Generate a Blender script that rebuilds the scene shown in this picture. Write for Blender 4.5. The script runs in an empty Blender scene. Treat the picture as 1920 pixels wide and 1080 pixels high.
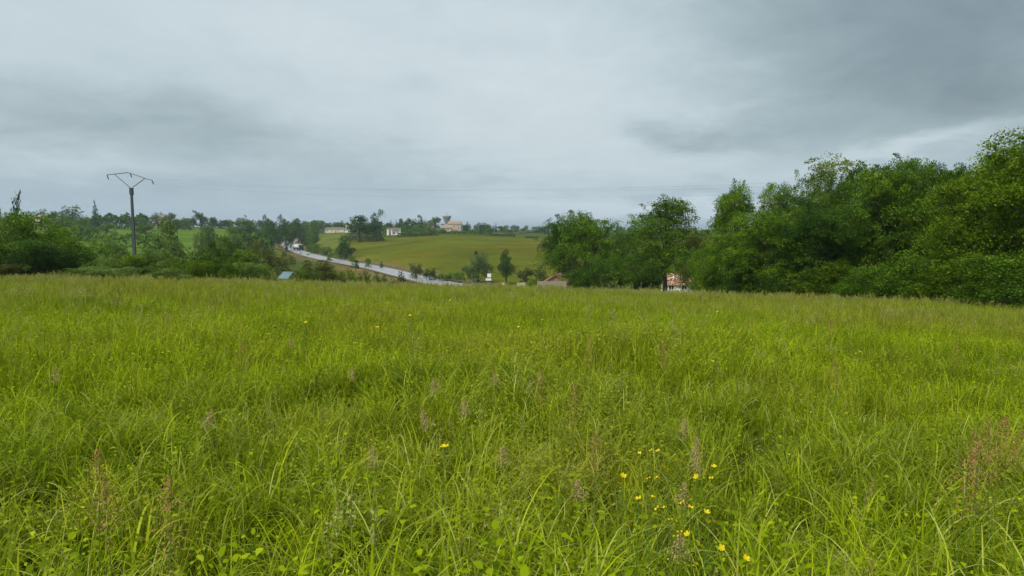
import bpy, math, random
import numpy as np
from mathutils import Vector, Matrix, noise as mnoise

# ------------------------------------------------------------------ camera, world, sun, exposure
SC = bpy.context.scene
COL = SC.collection
EYE = 1.65
FPX = 1251.0                      # focal length in pixels of the 1920 wide photograph
PITCH = math.atan(110.0 / FPX)
cam_d = bpy.data.cameras.new('camera'); cam_d.sensor_width = 36.0; cam_d.lens = 36.0 * FPX / 1920.0
cam_d.clip_start = 0.05; cam_d.clip_end = 20000.0
cam = bpy.data.objects.new('camera', cam_d); COL.objects.link(cam)
cam.location = (0, 0, EYE); cam.rotation_euler = (math.pi / 2 - PITCH, 0, 0)
SC.camera = cam
SC.view_settings.view_transform = 'Standard'; SC.view_settings.look = 'None'
SC.view_settings.gamma = 1.0; SC.view_settings.exposure = 1.25
SC.render.engine = 'CYCLES'
SC.cycles.use_denoising = True
SC.cycles.max_bounces = 6; SC.cycles.diffuse_bounces = 3; SC.cycles.glossy_bounces = 2
SC.cycles.transmission_bounces = 3; SC.cycles.transparent_max_bounces = 4; SC.cycles.volume_bounces = 0
SC.render.film_transparent = False

SUN_EL, SUN_AZ = math.radians(52), math.radians(215)      # azimuth clockwise from +Y: behind and to the left
sd = bpy.data.lights.new('sun', 'SUN'); sd.energy = 1.5; sd.angle = math.radians(22); sd.color = (1.0, 0.96, 0.9)
so = bpy.data.objects.new('sun', sd); COL.objects.link(so)
sv = Vector((math.sin(SUN_AZ) * math.cos(SUN_EL), math.cos(SUN_AZ) * math.cos(SUN_EL), math.sin(SUN_EL)))
so.rotation_euler = sv.to_track_quat('Z', 'Y').to_euler(); so.location = (0, -5, 40)


class NT:
    """small helper for writing node graphs"""
    def __init__(s, tree): s.t = tree
    def n(s, typ, **kw):
        nd = s.t.nodes.new(typ)
        ins = kw.pop('ins', {})
        for k, v in kw.items(): setattr(nd, k, v)
        for k, v in ins.items(): s.put(nd.inputs[k], v)
        return nd
    def put(s, sock, v):
        if isinstance(v, bpy.types.NodeSocket): s.t.links.new(v, sock)
        else: sock.default_value = v
    def m(s, op, a, b=0.0, c=0.0, clamp=False):
        nd = s.t.nodes.new('ShaderNodeMath'); nd.operation = op; nd.use_clamp = clamp
        s.put(nd.inputs[0], a); s.put(nd.inputs[1], b); s.put(nd.inputs[2], c)
        return nd.outputs[0]
    def ramp(s, fac, stops, interp='LINEAR'):
        nd = s.t.nodes.new('ShaderNodeValToRGB'); cr = nd.color_ramp; cr.interpolation = interp
        while len(cr.elements) < len(stops): cr.elements.new(0.5)
        for e, (p, c) in zip(cr.elements, stops):
            e.position = p; e.color = (*c, 1.0)
        s.put(nd.inputs[0], fac); return nd.outputs[0]
    def noise(s, vec, scale, detail=4.0, rough=0.5, dist=0.0):
        nd = s.t.nodes.new('ShaderNodeTexNoise'); nd.inputs['Scale'].default_value = scale
        nd.inputs['Detail'].default_value = detail; nd.inputs['Roughness'].default_value = rough
        nd.inputs['Distortion'].default_value = dist
        if vec is not None: s.put(nd.inputs['Vector'], vec)
        return nd.outputs['Fac']
    def mix(s, fac, a, b, mode='MIX'):
        nd = s.t.nodes.new('ShaderNodeMix'); nd.data_type = 'RGBA'; nd.blend_type = mode
        s.put(nd.inputs['Factor'], fac)
        s.put(nd.inputs['A'], a if isinstance(a, bpy.types.NodeSocket) else (*a, 1)); s.put(nd.inputs['B'], b if isinstance(b, bpy.types.NodeSocket) else (*b, 1))
        return nd.outputs['Result']
    def sstep(s, x, a, b):
        nd = s.t.nodes.new('ShaderNodeMapRange'); nd.interpolation_type = 'SMOOTHSTEP'
        s.put(nd.inputs[0], x); nd.inputs[1].default_value = a; nd.inputs[2].default_value = b
        return nd.outputs[0]


def build_world():
    w = bpy.data.worlds.new('World'); SC.world = w; w.use_nodes = True
    w.node_tree.nodes.clear(); N = NT(w.node_tree)
    sky = N.n('ShaderNodeTexSky', sky_type='NISHITA', sun_disc=False)
    sky.sun_elevation = SUN_EL; sky.sun_rotation = SUN_AZ; sky.air_density = 1.5; sky.dust_density = 3.0
    bg_sky = N.n('ShaderNodeBackground', ins={'Color': sky.outputs[0], 'Strength': 0.08})
    tc = N.n('ShaderNodeTexCoord').outputs['Generated']
    sep = N.n('ShaderNodeSeparateXYZ', ins={0: tc})
    X, Y, Z = sep.outputs
    zc = N.m('ADD', N.m('MAXIMUM', Z, 0.0), 0.22)
    # the cloud deck: the view direction carried up to a flat layer
    px = N.m('DIVIDE', X, zc); py = N.m('DIVIDE', Y, zc)
    pv = N.n('ShaderNodeCombineXYZ', ins={0: px, 1: N.m('MULTIPLY', py, 0.8), 2: 3.7}).outputs[0]
    n1 = N.noise(pv, 1.1, 5.0, 0.5, 0.3)
    pv2 = N.n('ShaderNodeCombineXYZ', ins={0: N.m('ADD', px, 7.3), 1: py, 2: 0.2}).outputs[0]
    n2 = N.noise(pv2, 3.6, 9.0, 0.62, 0.6)
    w1 = N.noise(pv, 2.2, 5.0, 0.6, 0.3); w2 = N.noise(pv2, 2.2, 5.0, 0.6, 0.3)
    Yc = N.m('MAXIMUM', Y, 0.2)
    u0 = N.m('DIVIDE', X, Yc)
    u = N.m('ADD', u0, N.m('MULTIPLY', N.m('SUBTRACT', w1, 0.5), 0.30))
    e = N.m('ADD', N.m('DIVIDE', Z, Yc), N.m('MULTIPLY', N.m('SUBTRACT', w2, 0.5), 0.09))
    # cloud banks standing in the deck: direction (tan azimuth, tan height), size, slope, lighter or darker
    banks = [(0.03, 0.20, 0.34, 0.20, 0.0, 0.36), (-0.55, 0.33, 0.36, 0.12, 0.0, 0.22), (-0.62, 0.165, 0.40, 0.060, 0.12, -0.20), (-0.30, 0.125, 0.25, 0.05, 0.2, -0.09), (-0.66, 0.105, 0.22, 0.018, 0.1, 0.16),
             (-0.50, 0.055, 0.40, 0.030, 0.0, -0.16), (0.58, 0.30, 0.36, 0.18, 0.0, -0.60), (0.72, 0.20, 0.20, 0.05, 0.0, -0.14),
             (0.30, 0.130, 0.12, 0.020, -0.05, -0.20), (0.22, 0.140, 0.05, 0.012, 0.1, -0.14), (0.62, 0.130, 0.16, 0.014, -0.20, 0.34), (0.36, 0.080, 0.22, 0.020, 0.0, 0.10),
             (0.24, 0.052, 0.17, 0.010, 0.0, -0.16), (0.10, 0.068, 0.30, 0.012, 0.0, -0.12), (0.22, 0.030, 0.24, 0.014, 0.0, 0.30),
             (-0.13, 0.215, 0.05, 0.020, 0.0, -0.13), (-0.30, 0.235, 0.07, 0.018, 0.45, -0.11), (-0.26, 0.33, 0.10, 0.03, 0.4, -0.09), (-0.42, 0.29, 0.05, 0.03, 0.3, -0.10), (0.0, 0.27, 0.09, 0.02, 0.1, -0.10)]
    v = N.m('ADD', 0.60, N.m('MULTIPLY', N.m('SUBTRACT', n1, 0.5), 0.34))
    v = N.m('ADD', v, N.m('MULTIPLY', N.m('SUBTRACT', n2, 0.5), 0.36))
    for (cu, ce, su, se, sl, amp) in banks:
        a = N.m('SUBTRACT', u, cu); b = N.m('ADD', N.m('SUBTRACT', e, ce), N.m('MULTIPLY', a, sl))
        a = N.m('DIVIDE', a, su); b = N.m('DIVIDE', b, se)
        g = N.m('POWER', 2.718, N.m('MULTIPLY', N.m('ADD', N.m('MULTIPLY', a, a), N.m('MULTIPLY', b, b)), -1.0))
        v = N.m('ADD', v, N.m('MULTIPLY', g, amp))
    low = N.m('SUBTRACT', 1.0, N.sstep(Z, 0.0, 0.14))
    col = N.ramp(v, [(0.0, (0.20, 0.262, 0.298)), (0.35, (0.31, 0.395, 0.43)), (0.7, (0.48, 0.57, 0.61)), (1.0, (0.585, 0.66, 0.70))])
    hz = N.ramp(v, [(0.0, (0.285, 0.385, 0.465)), (0.6, (0.395, 0.50, 0.58)), (1.0, (0.54, 0.635, 0.70))])
    col = N.mix(N.m('MULTIPLY', low, 0.85), col, hz)
    bg_c = N.n('ShaderNodeBackground', ins={'Color': col, 'Strength': 0.47})
    mx = N.n('ShaderNodeMixShader', ins={0: 0.97, 1: bg_sky.outputs[0], 2: bg_c.outputs[0]})
    N.n('ShaderNodeOutputWorld', ins={0: mx.outputs[0]})
build_world()

# ------------------------------------------------------------------ helpers
def srgb(r, g, b):
    f = lambda c: (c / 255 / 12.92) if c / 255 <= 0.04045 else ((c / 255 + 0.055) / 1.055) ** 2.4
    return (f(r), f(g), f(b))

def tag(o, label=None, cat=None, group=None, kind=None):
    if label: o['label'] = label
    if cat: o['category'] = cat
    if group: o['group'] = group
    if kind: o['kind'] = kind
    return o

def mesh_np(name, V, F, mats=(), tint=None, smooth=False, matidx=None, colour=None):
    """mesh from numpy verts and quads/tris (F: (n,k) array)"""
    me = bpy.data.meshes.new(name); V = np.asarray(V, np.float32); F = np.asarray(F, np.int32)
    k = F.shape[1]
    me.vertices.add(len(V)); me.vertices.foreach_set('co', V.ravel())
    me.loops.add(F.size); me.loops.foreach_set('vertex_index', F.ravel())
    me.polygons.add(len(F)); me.polygons.foreach_set('loop_start', np.arange(0, F.size, k, dtype=np.int32))
    if matidx is not None: me.polygons.foreach_set('material_index', np.asarray(matidx, np.int32))
    if smooth: me.polygons.foreach_set('use_smooth', np.ones(len(F), bool))
    if tint is not None:
        a = me.attributes.new('tint', 'FLOAT', 'POINT'); a.data.foreach_set('value', np.asarray(tint, np.float32))
    if colour is not None:
        a = me.attributes.new('tone', 'FLOAT_COLOR', 'POINT'); c = np.ones((len(V), 4), np.float32); c[:, :3] = colour
        a.data.foreach_set('color', c.ravel())
    for m in mats: me.materials.append(m)
    me.update(calc_edges=True)
    return me

def link(name, me, parent=None):
    o = bpy.data.objects.new(name, me); COL.objects.link(o)
    if parent is not None: o.parent = parent
    return o

def empty(name, loc, rz=0.0):
    o = bpy.data.objects.new(name, None); COL.objects.link(o); o.location = loc; o.rotation_euler = (0, 0, rz)
    o.empty_display_size = 0.3
    return o

class MB:
    """collects boxes, prisms, tubes into one mesh"""
    def __init__(s): s.v = []; s.f = []
    def quad(s, *p):
        i = len(s.v); s.v += [tuple(q) for q in p]; s.f.append(tuple(range(i, i + len(p))))
    def box(s, x0, y0, z0, x1, y1, z1):
        i = len(s.v)
        s.v += [(x0,y0,z0),(x1,y0,z0),(x1,y1,z0),(x0,y1,z0),(x0,y0,z1),(x1,y0,z1),(x1,y1,z1),(x0,y1,z1)]
        s.f += [(i,i+3,i+2,i+1),(i+4,i+5,i+6,i+7),(i,i+1,i+5,i+4),(i+1,i+2,i+6,i+5),(i+2,i+3,i+7,i+6),(i+3,i,i+4,i+7)]
        return s
    def prism(s, poly, y0, y1):
        """poly in x,z extruded along y"""
        n = len(poly); i = len(s.v)
        s.v += [(p[0], y0, p[1]) for p in poly] + [(p[0], y1, p[1]) for p in poly]
        s.f.append(tuple(range(i, i + n))); s.f.append(tuple(range(i + 2*n - 1, i + n - 1, -1)))
        for k in range(n):
            k2 = (k + 1) % n; s.f.append((i + k, i + n + k, i + n + k2, i + k2))
        return s
    def tube(s, pts, rad, n=8, cap=True):
        pts = [Vector(p) for p in pts]; rings = []
        if not hasattr(rad, '__len__'): rad = [rad] * len(pts)
        for k, p in enumerate(pts):
            d = (pts[min(k+1, len(pts)-1)] - pts[max(k-1, 0)]).normalized()
            a = d.cross(Vector((0,0,1))) if abs(d.z) < 0.95 else d.cross(Vector((1,0,0)))
            a.normalize(); b = d.cross(a); i = len(s.v)
            for q in range(n):
                t = 2*math.pi*q/n; s.v.append(tuple(p + (a*math.cos(t) + b*math.sin(t))*rad[k]))
            rings.append(i)
        for r0, r1 in zip(rings, rings[1:]):
            for q in range(n):
                q2 = (q+1) % n; s.f.append((r0+q, r0+q2, r1+q2, r1+q))
        if cap:
            s.f.append(tuple(rings[0]+q for q in range(n))[::-1]); s.f.append(tuple(rings[-1]+q for q in range(n)))
        return s
    def mesh(s, name, mat, smooth=False):
        me = bpy.data.meshes.new(name); me.from_pydata(s.v, [], s.f); me.materials.append(mat)
        if smooth:
            for p in me.polygons: p.use_smooth = True
        me.update(); return me
    def build(s, name, mat, parent=None, smooth=False): return link(name, s.mesh(name, mat, smooth), parent)

# ------------------------------------------------------------------ terrain height
ROAD = np.array([(75,118,-14.0),(40,140,-14.0),(10,160,-13.9),(-16,184,-13.7),(-34,218,-13.4),(-56,265,-13.2),(-93,333,-13.0),(-128,410,-12.8),(-157,480,-12.3),
                 (-177,527,-11.0),(-189,566,-9.6),(-200,612,-8.1),(-207,660,-6.6),(-208,720,-4.8),(-200,800,-2.5),(-190,900,-1.0)], float)
def smooth_path(P, sub=12):
    out = []
    for i in range(len(P) - 1):
        p0, p1, p2, p3 = P[max(i-1,0)], P[i], P[i+1], P[min(i+2, len(P)-1)]
        for k in range(sub):
            t = k / sub
            out.append(0.5*((2*p1) + (-p0+p2)*t + (2*p0-5*p1+4*p2-p3)*t*t + (-p0+3*p1-3*p2+p3)*t**3))
    out.append(P[-1]); return np.array(out)
ROADS = smooth_path(ROAD)
AZ = np.array([-60, -38, -31, -24, -18, -14.3, -5.7, 2.3, 11, 24, 60.0])
RR = np.array([110, 150, 200, 280, 370, 460, 600, 800, 1200, 2000, 3600.0])
ZT = np.array([
 [-7,-9,-10,-8,-4.5,-1, 5, 9, 10, 8, 5],
 [-7,-9,-10,-8,-4.5,-1, 4.5, 8, 9, 8, 5],
 [-7.5,-10,-11,-9,-5,-1.5, 3.5, 6, 7, 7, 5],
 [-8,-11,-12,-11,-7,-3, 1.5, 3, 5, 5, 4],
 [-9,-12,-13.3,-13.3,-12.6,-9, -5.5, -0.5, 1, 3, 3],
 [-9,-12.5,-13.8,-12.9,-10.4,-6.5, -1.5, 0.5, 1, 2, 2],
 [-9.2,-13,-13.9,-10.6,-6,-2.4, 0.0, 1.6, 2, 1, 0],
 [-9.5,-13.4,-13.9,-11.5,-7.6,-4.9, -3, -1.5, 0, 0, -2],
 [-10,-13.4,-14,-12,-9,-6, -5, -3, -1, -1, -4],
 [-10,-13.4,-14,-12,-9,-6, -5, -3, -1, -1, -4],
 [-10,-13.4,-14,-12,-9,-6, -5, -3, -1, -1, -4.0]])
def H(x, y):
    x = np.asarray(x, float); y = np.asarray(y, float)
    yy = np.maximum(y, -6.0)
    near = -0.03*yy - 0.00072*yy*np.abs(yy)
    tilt = np.where(x < 0, -0.020*np.clip(x, -60, 0), -0.034*np.clip(x, 0, 40)) 
    bump = 0.10*np.sin(x*0.21+1.3)*np.sin(y*0.17) + 0.05*np.sin(x*0.63+0.4)*np.cos(y*0.53+2)
    near = near + tilt + bump*np.clip(np.hypot(x, y)/12, 0, 1)
    ylin = np.clip(y, 50, None)
    n50 = -0.03*50 - 0.00072*2500
    slope = n50 - 0.102*(ylin-50) + tilt*np.clip(1-(ylin-50)/60, 0, 1)
    near = np.where(y > 50, slope, near)
    r = np.hypot(x, y); az = np.degrees(np.arctan2(x, np.maximum(y, 1e-3)))
    az = np.clip(az, AZ[0], AZ[-1]); lr = np.log(np.clip(r, RR[0], RR[-1])); LR = np.log(RR)
    def st(t): return t*t*(3-2*t)*0.5 + t*0.5
    i = np.clip(np.searchsorted(AZ, az) - 1, 0, len(AZ)-2); ta = st((az-AZ[i])/(AZ[i+1]-AZ[i]))
    j = np.clip(np.searchsorted(LR, lr) - 1, 0, len(RR)-2); tr = st((lr-LR[j])/(LR[j+1]-LR[j]))
    far = (ZT[i,j]*(1-ta)+ZT[i+1,j]*ta)*(1-tr) + (ZT[i,j+1]*(1-ta)+ZT[i+1,j+1]*ta)*tr
    far = far + 0.5*np.sin(x*0.031)*np.cos(y*0.024+1.0)*np.clip((r-200)/200, 0, 1)
    k = np.clip((r-90)/60, 0, 1); k = k*k*(3-2*k)
    z = near*(1-k) + far*k
    # the road bench
    flat_x, flat_y = x.ravel(), y.ravel(); zz = z.ravel().copy()
    sel = np.where((flat_y > 100) & (flat_y < 960) & (flat_x < 120) & (flat_x > -260))[0]
    if len(sel):
        P = ROADS[::3]
        for c in range(0, len(sel), 20000):
            s = sel[c:c+20000]
            d = np.hypot(flat_x[s,None]-P[None,:,0], flat_y[s,None]-P[None,:,1])
            kk = d.argmin(1); dm = d[np.arange(len(s)), kk]
            kb = 1 - np.clip((dm-9.0)/16.0, 0, 1); kb = kb*kb*(3-2*kb)
            w = 1/(d**4+1e-3); zr = (w*P[None,:,2]).sum(1)/w.sum(1)
            zz[s] = zz[s]*(1-kb) + (zr-0.35)*kb
    return zz.reshape(z.shape)
def h1(x, y): return float(H(np.array([x]), np.array([y]))[0])

CP, SP = math.cos(PITCH), math.sin(PITCH)
def at(px, y, row=None):
    """world point on the ground under photograph column px at distance y; with a row also the height seen at that row"""
    x = (px-960)/FPX*y
    for _ in range(4):
        z = h1(x, y); d = y*CP - (z-EYE)*SP; x = (px-960)/FPX*d
    z = h1(x, y)
    if row is None: return x, y, z
    t = (540-row)/FPX
    dy = CP + t*SP; dz = -SP + t*CP
    return x, y, z, EYE + dz/dy*y
def near_polyline(x, y, P):
    d = np.hypot(x[:,None]-P[None,:,0], y[:,None]-P[None,:,1]); return d.min(1)

# ------------------------------------------------------------------ materials
def new_mat(name):
    m = bpy.data.materials.new(name); m.use_nodes = True; m.node_tree.nodes.clear(); return m, NT(m.node_tree)

def simple(name, col, rough=0.8, metal=0.0, var=0.15, scale=3.0, bump=0.0, spec=0.3):
    m, N = new_mat(name)
    g = N.n('ShaderNodeTexCoord').outputs['Object']
    f = N.noise(g, scale, 6, 0.6)
    c = N.mix(f, tuple(k*(1-var) for k in col), tuple(min(1, k*(1+var)) for k in col))
    b = N.n('ShaderNodeBsdfPrincipled', ins={'Base Color': c, 'Roughness': rough, 'Metallic': metal, 'Specular IOR Level': spec})
    if bump:
        bp = N.n('ShaderNodeBump', ins={'Strength': bump, 'Height': f}); N.put(b.inputs['Normal'], bp.outputs[0])
    N.n('ShaderNodeOutputMaterial', ins={0: b.outputs[0]})
    return m

def leaf_mat(name, stops, trans=0.3, rough=0.6, wscale=0.0, obj_var=0.25, tcol=None):
    """leaf colour from the per-leaf tint, shifted a little from one plant to the next"""
    m, N = new_mat(name)
    a = N.n('ShaderNodeAttribute', attribute_name='tint').outputs['Fac']
    oi = N.n('ShaderNodeObjectInfo').outputs['Random']
    f = N.m('ADD', a, N.m('MULTIPLY', N.m('SUBTRACT', oi, 0.5), obj_var))
    if wscale:
        pos = N.n('ShaderNodeNewGeometry').outputs['Position']
        f = N.m('ADD', f, N.m('MULTIPLY', N.m('SUBTRACT', N.noise(pos, wscale, 3), 0.5), 0.7))
    c = N.ramp(f, stops)
    d = N.n('ShaderNodeBsdfPrincipled', ins={'Base Color': c, 'Roughness': rough, 'Specular IOR Level': 0.12})
    t = N.n('ShaderNodeBsdfTranslucent', ins={'Color': N.mix(0.4, c, (0.18, 0.28, 0.008))})
    mx = N.n('ShaderNodeMixShader', ins={0: trans, 1: d.outputs[0], 2: t.outputs[0]})
    N.n('ShaderNodeOutputMaterial', ins={0: mx.outputs[0]})
    return m

LM = {
 'dark':   leaf_mat('dark_green_leaves',  [(0, (0.010,0.034,0.005)), (0.5, (0.040,0.100,0.009)), (1, (0.120,0.220,0.016))]),
 'green':  leaf_mat('green_leaves',       [(0, (0.022,0.060,0.003)), (0.5, (0.082,0.170,0.007)), (1, (0.215,0.340,0.018))]),
 'yellow': leaf_mat('yellow_green_leaves',[(0, (0.045,0.080,0.002)), (0.5, (0.100,0.175,0.003)), (1, (0.240,0.350,0.012))]),
 'willow': leaf_mat('grey_green_leaves',  [(0, (0.045,0.078,0.026)), (0.5, (0.100,0.155,0.048)), (1, (0.170,0.235,0.080))]),
 'soft':   leaf_mat('soft_green_leaves',  [(0, (0.055,0.105,0.018)), (0.5, (0.140,0.220,0.036)), (1, (0.260,0.360,0.070))]),
 'brown':  leaf_mat('brownish_leaves',    [(0, (0.034,0.042,0.012)), (0.5, (0.095,0.110,0.024)), (1, (0.180,0.190,0.044))]),
 'blue':   leaf_mat('bluish_needles',     [(0, (0.012,0.034,0.020)), (0.5, (0.026,0.064,0.038)), (1, (0.050,0.105,0.060))]),
 'pale':   leaf_mat('pale_olive_leaves',  [(0, (0.065,0.095,0.020)), (0.5, (0.180,0.235,0.050)), (1, (0.320,0.370,0.110))]),
}
BARK = simple('bark', (0.075,0.060,0.045), 0.9, scale=14, var=0.4, bump=0.4)
M_CONC = simple('weathered_concrete', (0.06,0.068,0.068), 0.9, scale=5, var=0.3)
M_STEEL = simple('galvanised_steel', (0.13,0.14,0.145), 0.55, metal=0.4, scale=4)
M_PORC = simple('dark_insulator', (0.05,0.05,0.05), 0.3)
M_WIRE = simple('cable', (0.22,0.23,0.25), 0.6)
M_WHITE = simple('white_render', (0.78,0.75,0.68), 0.85, var=0.08)
M_CREAM = simple('cream_render', (0.60,0.54,0.38), 0.85, var=0.10)
M_PINK = simple('pink_render', (0.48,0.36,0.28), 0.85, var=0.10)
M_SALM = simple('salmon_render', (0.62,0.38,0.26), 0.85, var=0.12)
M_SAND = simple('sand_render', (0.50,0.42,0.31), 0.9, var=0.15)
M_SHUT = simple('shutter_paint', (0.16,0.13,0.11), 0.6)
M_GLASS = simple('window_glass', (0.02,0.025,0.03), 0.15, var=0.3, spec=0.6)
M_WOOD = simple('grey_wood', (0.13,0.115,0.085), 0.9, scale=9, var=0.3)
M_TARP = simple('blue_grey_sheet', (0.17,0.26,0.28), 0.45, var=0.2, scale=2)
M_TARPD = simple('dark_blue_boards', (0.04,0.07,0.10), 0.8, var=0.3)
M_TRUCKW = simple('white_paint', (0.80,0.80,0.80), 0.35, var=0.04)
M_TRUCKD = simple('dark_truck_paint', (0.03,0.045,0.07), 0.35)
M_RUB = simple('rubber', (0.02,0.02,0.02), 0.85)
M_SIGN = simple('sign_white', (0.80,0.80,0.78), 0.45, var=0.04)
M_SIGNB = simple('sign_back', (0.10,0.16,0.12), 0.5)
M_TOWER = simple('water_tower_concrete', (0.27,0.26,0.27), 0.9, scale=0.3, var=0.2)

def tile_mat(name, c1, c2, sc=1.0):
    m, N = new_mat(name)
    g = N.n('ShaderNodeTexCoord').outputs['Object']
    br = N.n('ShaderNodeTexWave', wave_type='BANDS', bands_direction='X', ins={'Vector': g, 'Scale': 2.2*sc, 'Distortion': 0.6, 'Detail': 1.0}).outputs['Fac']
    f = N.noise(g, 1.6, 6, 0.65); f2 = N.noise(g, 14, 2, 0.5)
    c = N.mix(f, c1, c2); c = N.mix(N.m('MULTIPLY', f2, 0.5), c, tuple(k*0.55 for k in c1))
    b = N.n('ShaderNodeBsdfPrincipled', ins={'Base Color': c, 'Roughness': 0.9})
    bp = N.n('ShaderNodeBump', ins={'Strength': 0.5, 'Distance': 0.05, 'Height': br}); N.put(b.inputs['Normal'], bp.outputs[0])
    N.n('ShaderNodeOutputMaterial', ins={0: b.outputs[0]}); return m
M_TILE = tile_mat('orange_clay_tiles', (0.52,0.25,0.16), (0.60,0.34,0.24))
M_TILEP = tile_mat('pale_clay_tiles', (0.30,0.225,0.17), (0.38,0.30,0.23))
M_TILEG = tile_mat('grey_brown_tiles', (0.15,0.13,0.09), (0.23,0.19,0.13))

# ------------------------------------------------------------------ ground
def ground():
    az = np.radians(np.concatenate([np.arange(-180, -48, 4.0), np.arange(-48, 48.01, 0.22), np.arange(52, 180.1, 4.0)]))
    r = [0.25]
    while r[-1] < 9000: r.append(r[-1]*1.018 + 0.02)
    r = np.array(r)
    A, R = np.meshgrid(az, r, indexing='ij'); X = R*np.sin(A); Y = R*np.cos(A); Z = H(X, Y)
    na, nr = A.shape
    V = np.stack([X, Y, Z], -1).reshape(-1, 3)
    idx = np.arange(na*nr).reshape(na, nr)
    F = np.stack([idx[:-1,:-1], idx[1:,:-1], idx[1:,1:], idx[:-1,1:]], -1).reshape(-1, 4)
    F = F[:, ::-1]
    # land cover: each patch has its own plant colour
    x, y = V[:,0], V[:,1]; rr = np.hypot(x, y); a = np.degrees(np.arctan2(x, y))
    C = np.empty((len(V), 3)); C[:] = (0.060, 0.085, 0.018)                      # rough green beyond
    C[rr < 56] = (0.045, 0.055, 0.012)                                           # sward base under the long grass
    C[(rr >= 56) & (rr < 180)] = (0.085, 0.105, 0.022)
    hill = (a > -15.2) & (rr > 175) & (rr < 475)
    C[hill] = (0.088, 0.102, 0.010)
    left = (a < -19.5) & (rr > 120) & (rr < 640)
    C[left] = (0.085, 0.145, 0.016)
    patch = (a > -25.5) & (a < -18.8) & (rr > 300) & (rr < 500); C[patch] = (0.110, 0.130, 0.020)
    patch = (a > -17.5) & (a < -14.0) & (rr > 430) & (rr < 640); C[patch] = (0.100, 0.125, 0.020)
    far = rr > 640; C[far] = (0.055, 0.085, 0.024)
    P = ROADS[::3]; near = np.where((rr > 130) & (rr < 900) & (x > -260) & (x < 90))[0]
    for c in range(0, len(near), 20000):
        s = near[c:c+20000]; d = near_polyline(x[s], y[s], P)
        k = np.clip((17-d)/5, 0, 1)[:, None]*0.85
        C[s] = C[s]*(1-k) + np.array((0.135, 0.115, 0.045))*k
    m, N = new_mat('ground_cover')
    pos = N.n('ShaderNodeNewGeometry').outputs['Position']
    base = N.n('ShaderNodeAttribute', attribute_name='tone').outputs['Color']
    n1 = N.noise(pos, 0.035, 5, 0.6, 0.6); n2 = N.noise(pos, 0.5, 6, 0.7); n3 = N.noise(pos, 4.0, 4, 0.7)
    f = N.m('ADD', N.m('MULTIPLY', n1, 0.9), N.m('ADD', N.m('MULTIPLY', n2, 0.6), N.m('MULTIPLY', n3, 0.4)))
    sp = N.sstep(N.noise(pos, 0.22, 8, 0.75, 0.4), 0.56, 0.66)       # tussocks and ranker patches in the pasture
    k = N.m('SUBTRACT', N.m('ADD', N.m('MULTIPLY', N.m('SUBTRACT', f, 0.95), 1.7), 1.06), N.m('MULTIPLY', sp, 0.30))
    sc = N.n('ShaderNodeVectorMath', operation='SCALE', ins={0: base, 'Scale': k}).outputs[0]
    brown = N.mix(N.sstep(N.noise(pos, 0.02, 4, 0.6, 1.0), 0.5, 0.72), sc, N.mix(1.0, sc, (1.35, 0.98, 0.9), 'MULTIPLY'))
    b = N.n('ShaderNodeBsdfPrincipled', ins={'Base Color': brown, 'Roughness': 0.95, 'Specular IOR Level': 0.0})
    bp = N.n('ShaderNodeBump', ins={'Strength': 0.6, 'Distance': 0.3, 'Height': n2}); N.put(b.inputs['Normal'], bp.outputs[0])
    N.n('ShaderNodeOutputMaterial', ins={0: b.outputs[0]})
    o = link('ground', mesh_np('ground', V, F, [m], smooth=True, colour=C)); tag(o, kind='structure')
ground()

def ribbon(name, off0, off1, dz, mat, segs=None, kind='structure', smooth=True):
    P = ROADS; T = np.gradient(P[:, :2], axis=0); T /= np.linalg.norm(T, axis=1)[:, None]; Nn = np.stack([T[:,1], -T[:,0]], 1)
    V = []; F = []
    rng = segs or [(0, len(P)-1)]
    for a, b in rng:
        i0 = len(V)
        for i in range(a, b+1):
            for off in (off0, off1):
                V.append((P[i,0]+Nn[i,0]*off, P[i,1]+Nn[i,1]*off, P[i,2]+dz))
        for k in range(b-a):
            q = i0+2*k; F.append((q, q+1, q+3, q+2))
    o = link(name, mesh_np(name, V, F, [mat], smooth=smooth)); tag(o, kind=kind); return o
def road():
    m, N = new_mat('damp_asphalt')
    pos = N.n('ShaderNodeNewGeometry').outputs['Position']
    n1 = N.noise(pos, 0.25, 5, 0.6, 0.5); n2 = N.noise(pos, 3.0, 4, 0.6)
    c = N.mix(n1, (0.22,0.225,0.23), (0.32,0.32,0.325)); c = N.mix(N.m('MULTIPLY', n2, 0.25), c, (0.22,0.22,0.22))
    b = N.n('ShaderNodeBsdfPrincipled', ins={'Base Color': c, 'Roughness': 0.38, 'Specular IOR Level': 0.6})
    N.n('ShaderNodeOutputMaterial', ins={0: b.outputs[0]})
    ribbon('road', -4.0, 4.0, 0.0, m)
    mk = simple('road_paint', (0.75,0.75,0.72), 0.6, var=0.1)
    ribbon('road_edge_line', -3.6, -3.45, 0.006, mk); ribbon('road_edge_line', 3.45, 3.6, 0.006, mk)
    ribbon('road_centre_line', -0.08, 0.08, 0.006, mk, [(i, i+1) for i in range(0, len(ROADS)-2, 3)])
    # verge band between the carriageway and the slope
    vm = simple('verge_gravel', (0.20,0.17,0.11), 0.95, scale=0.6, var=0.3)
    ribbon('road_shoulder', 4.0, 5.2, -0.03, vm); ribbon('road_shoulder', -5.2, -4.0, -0.03, vm)
road()

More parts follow.
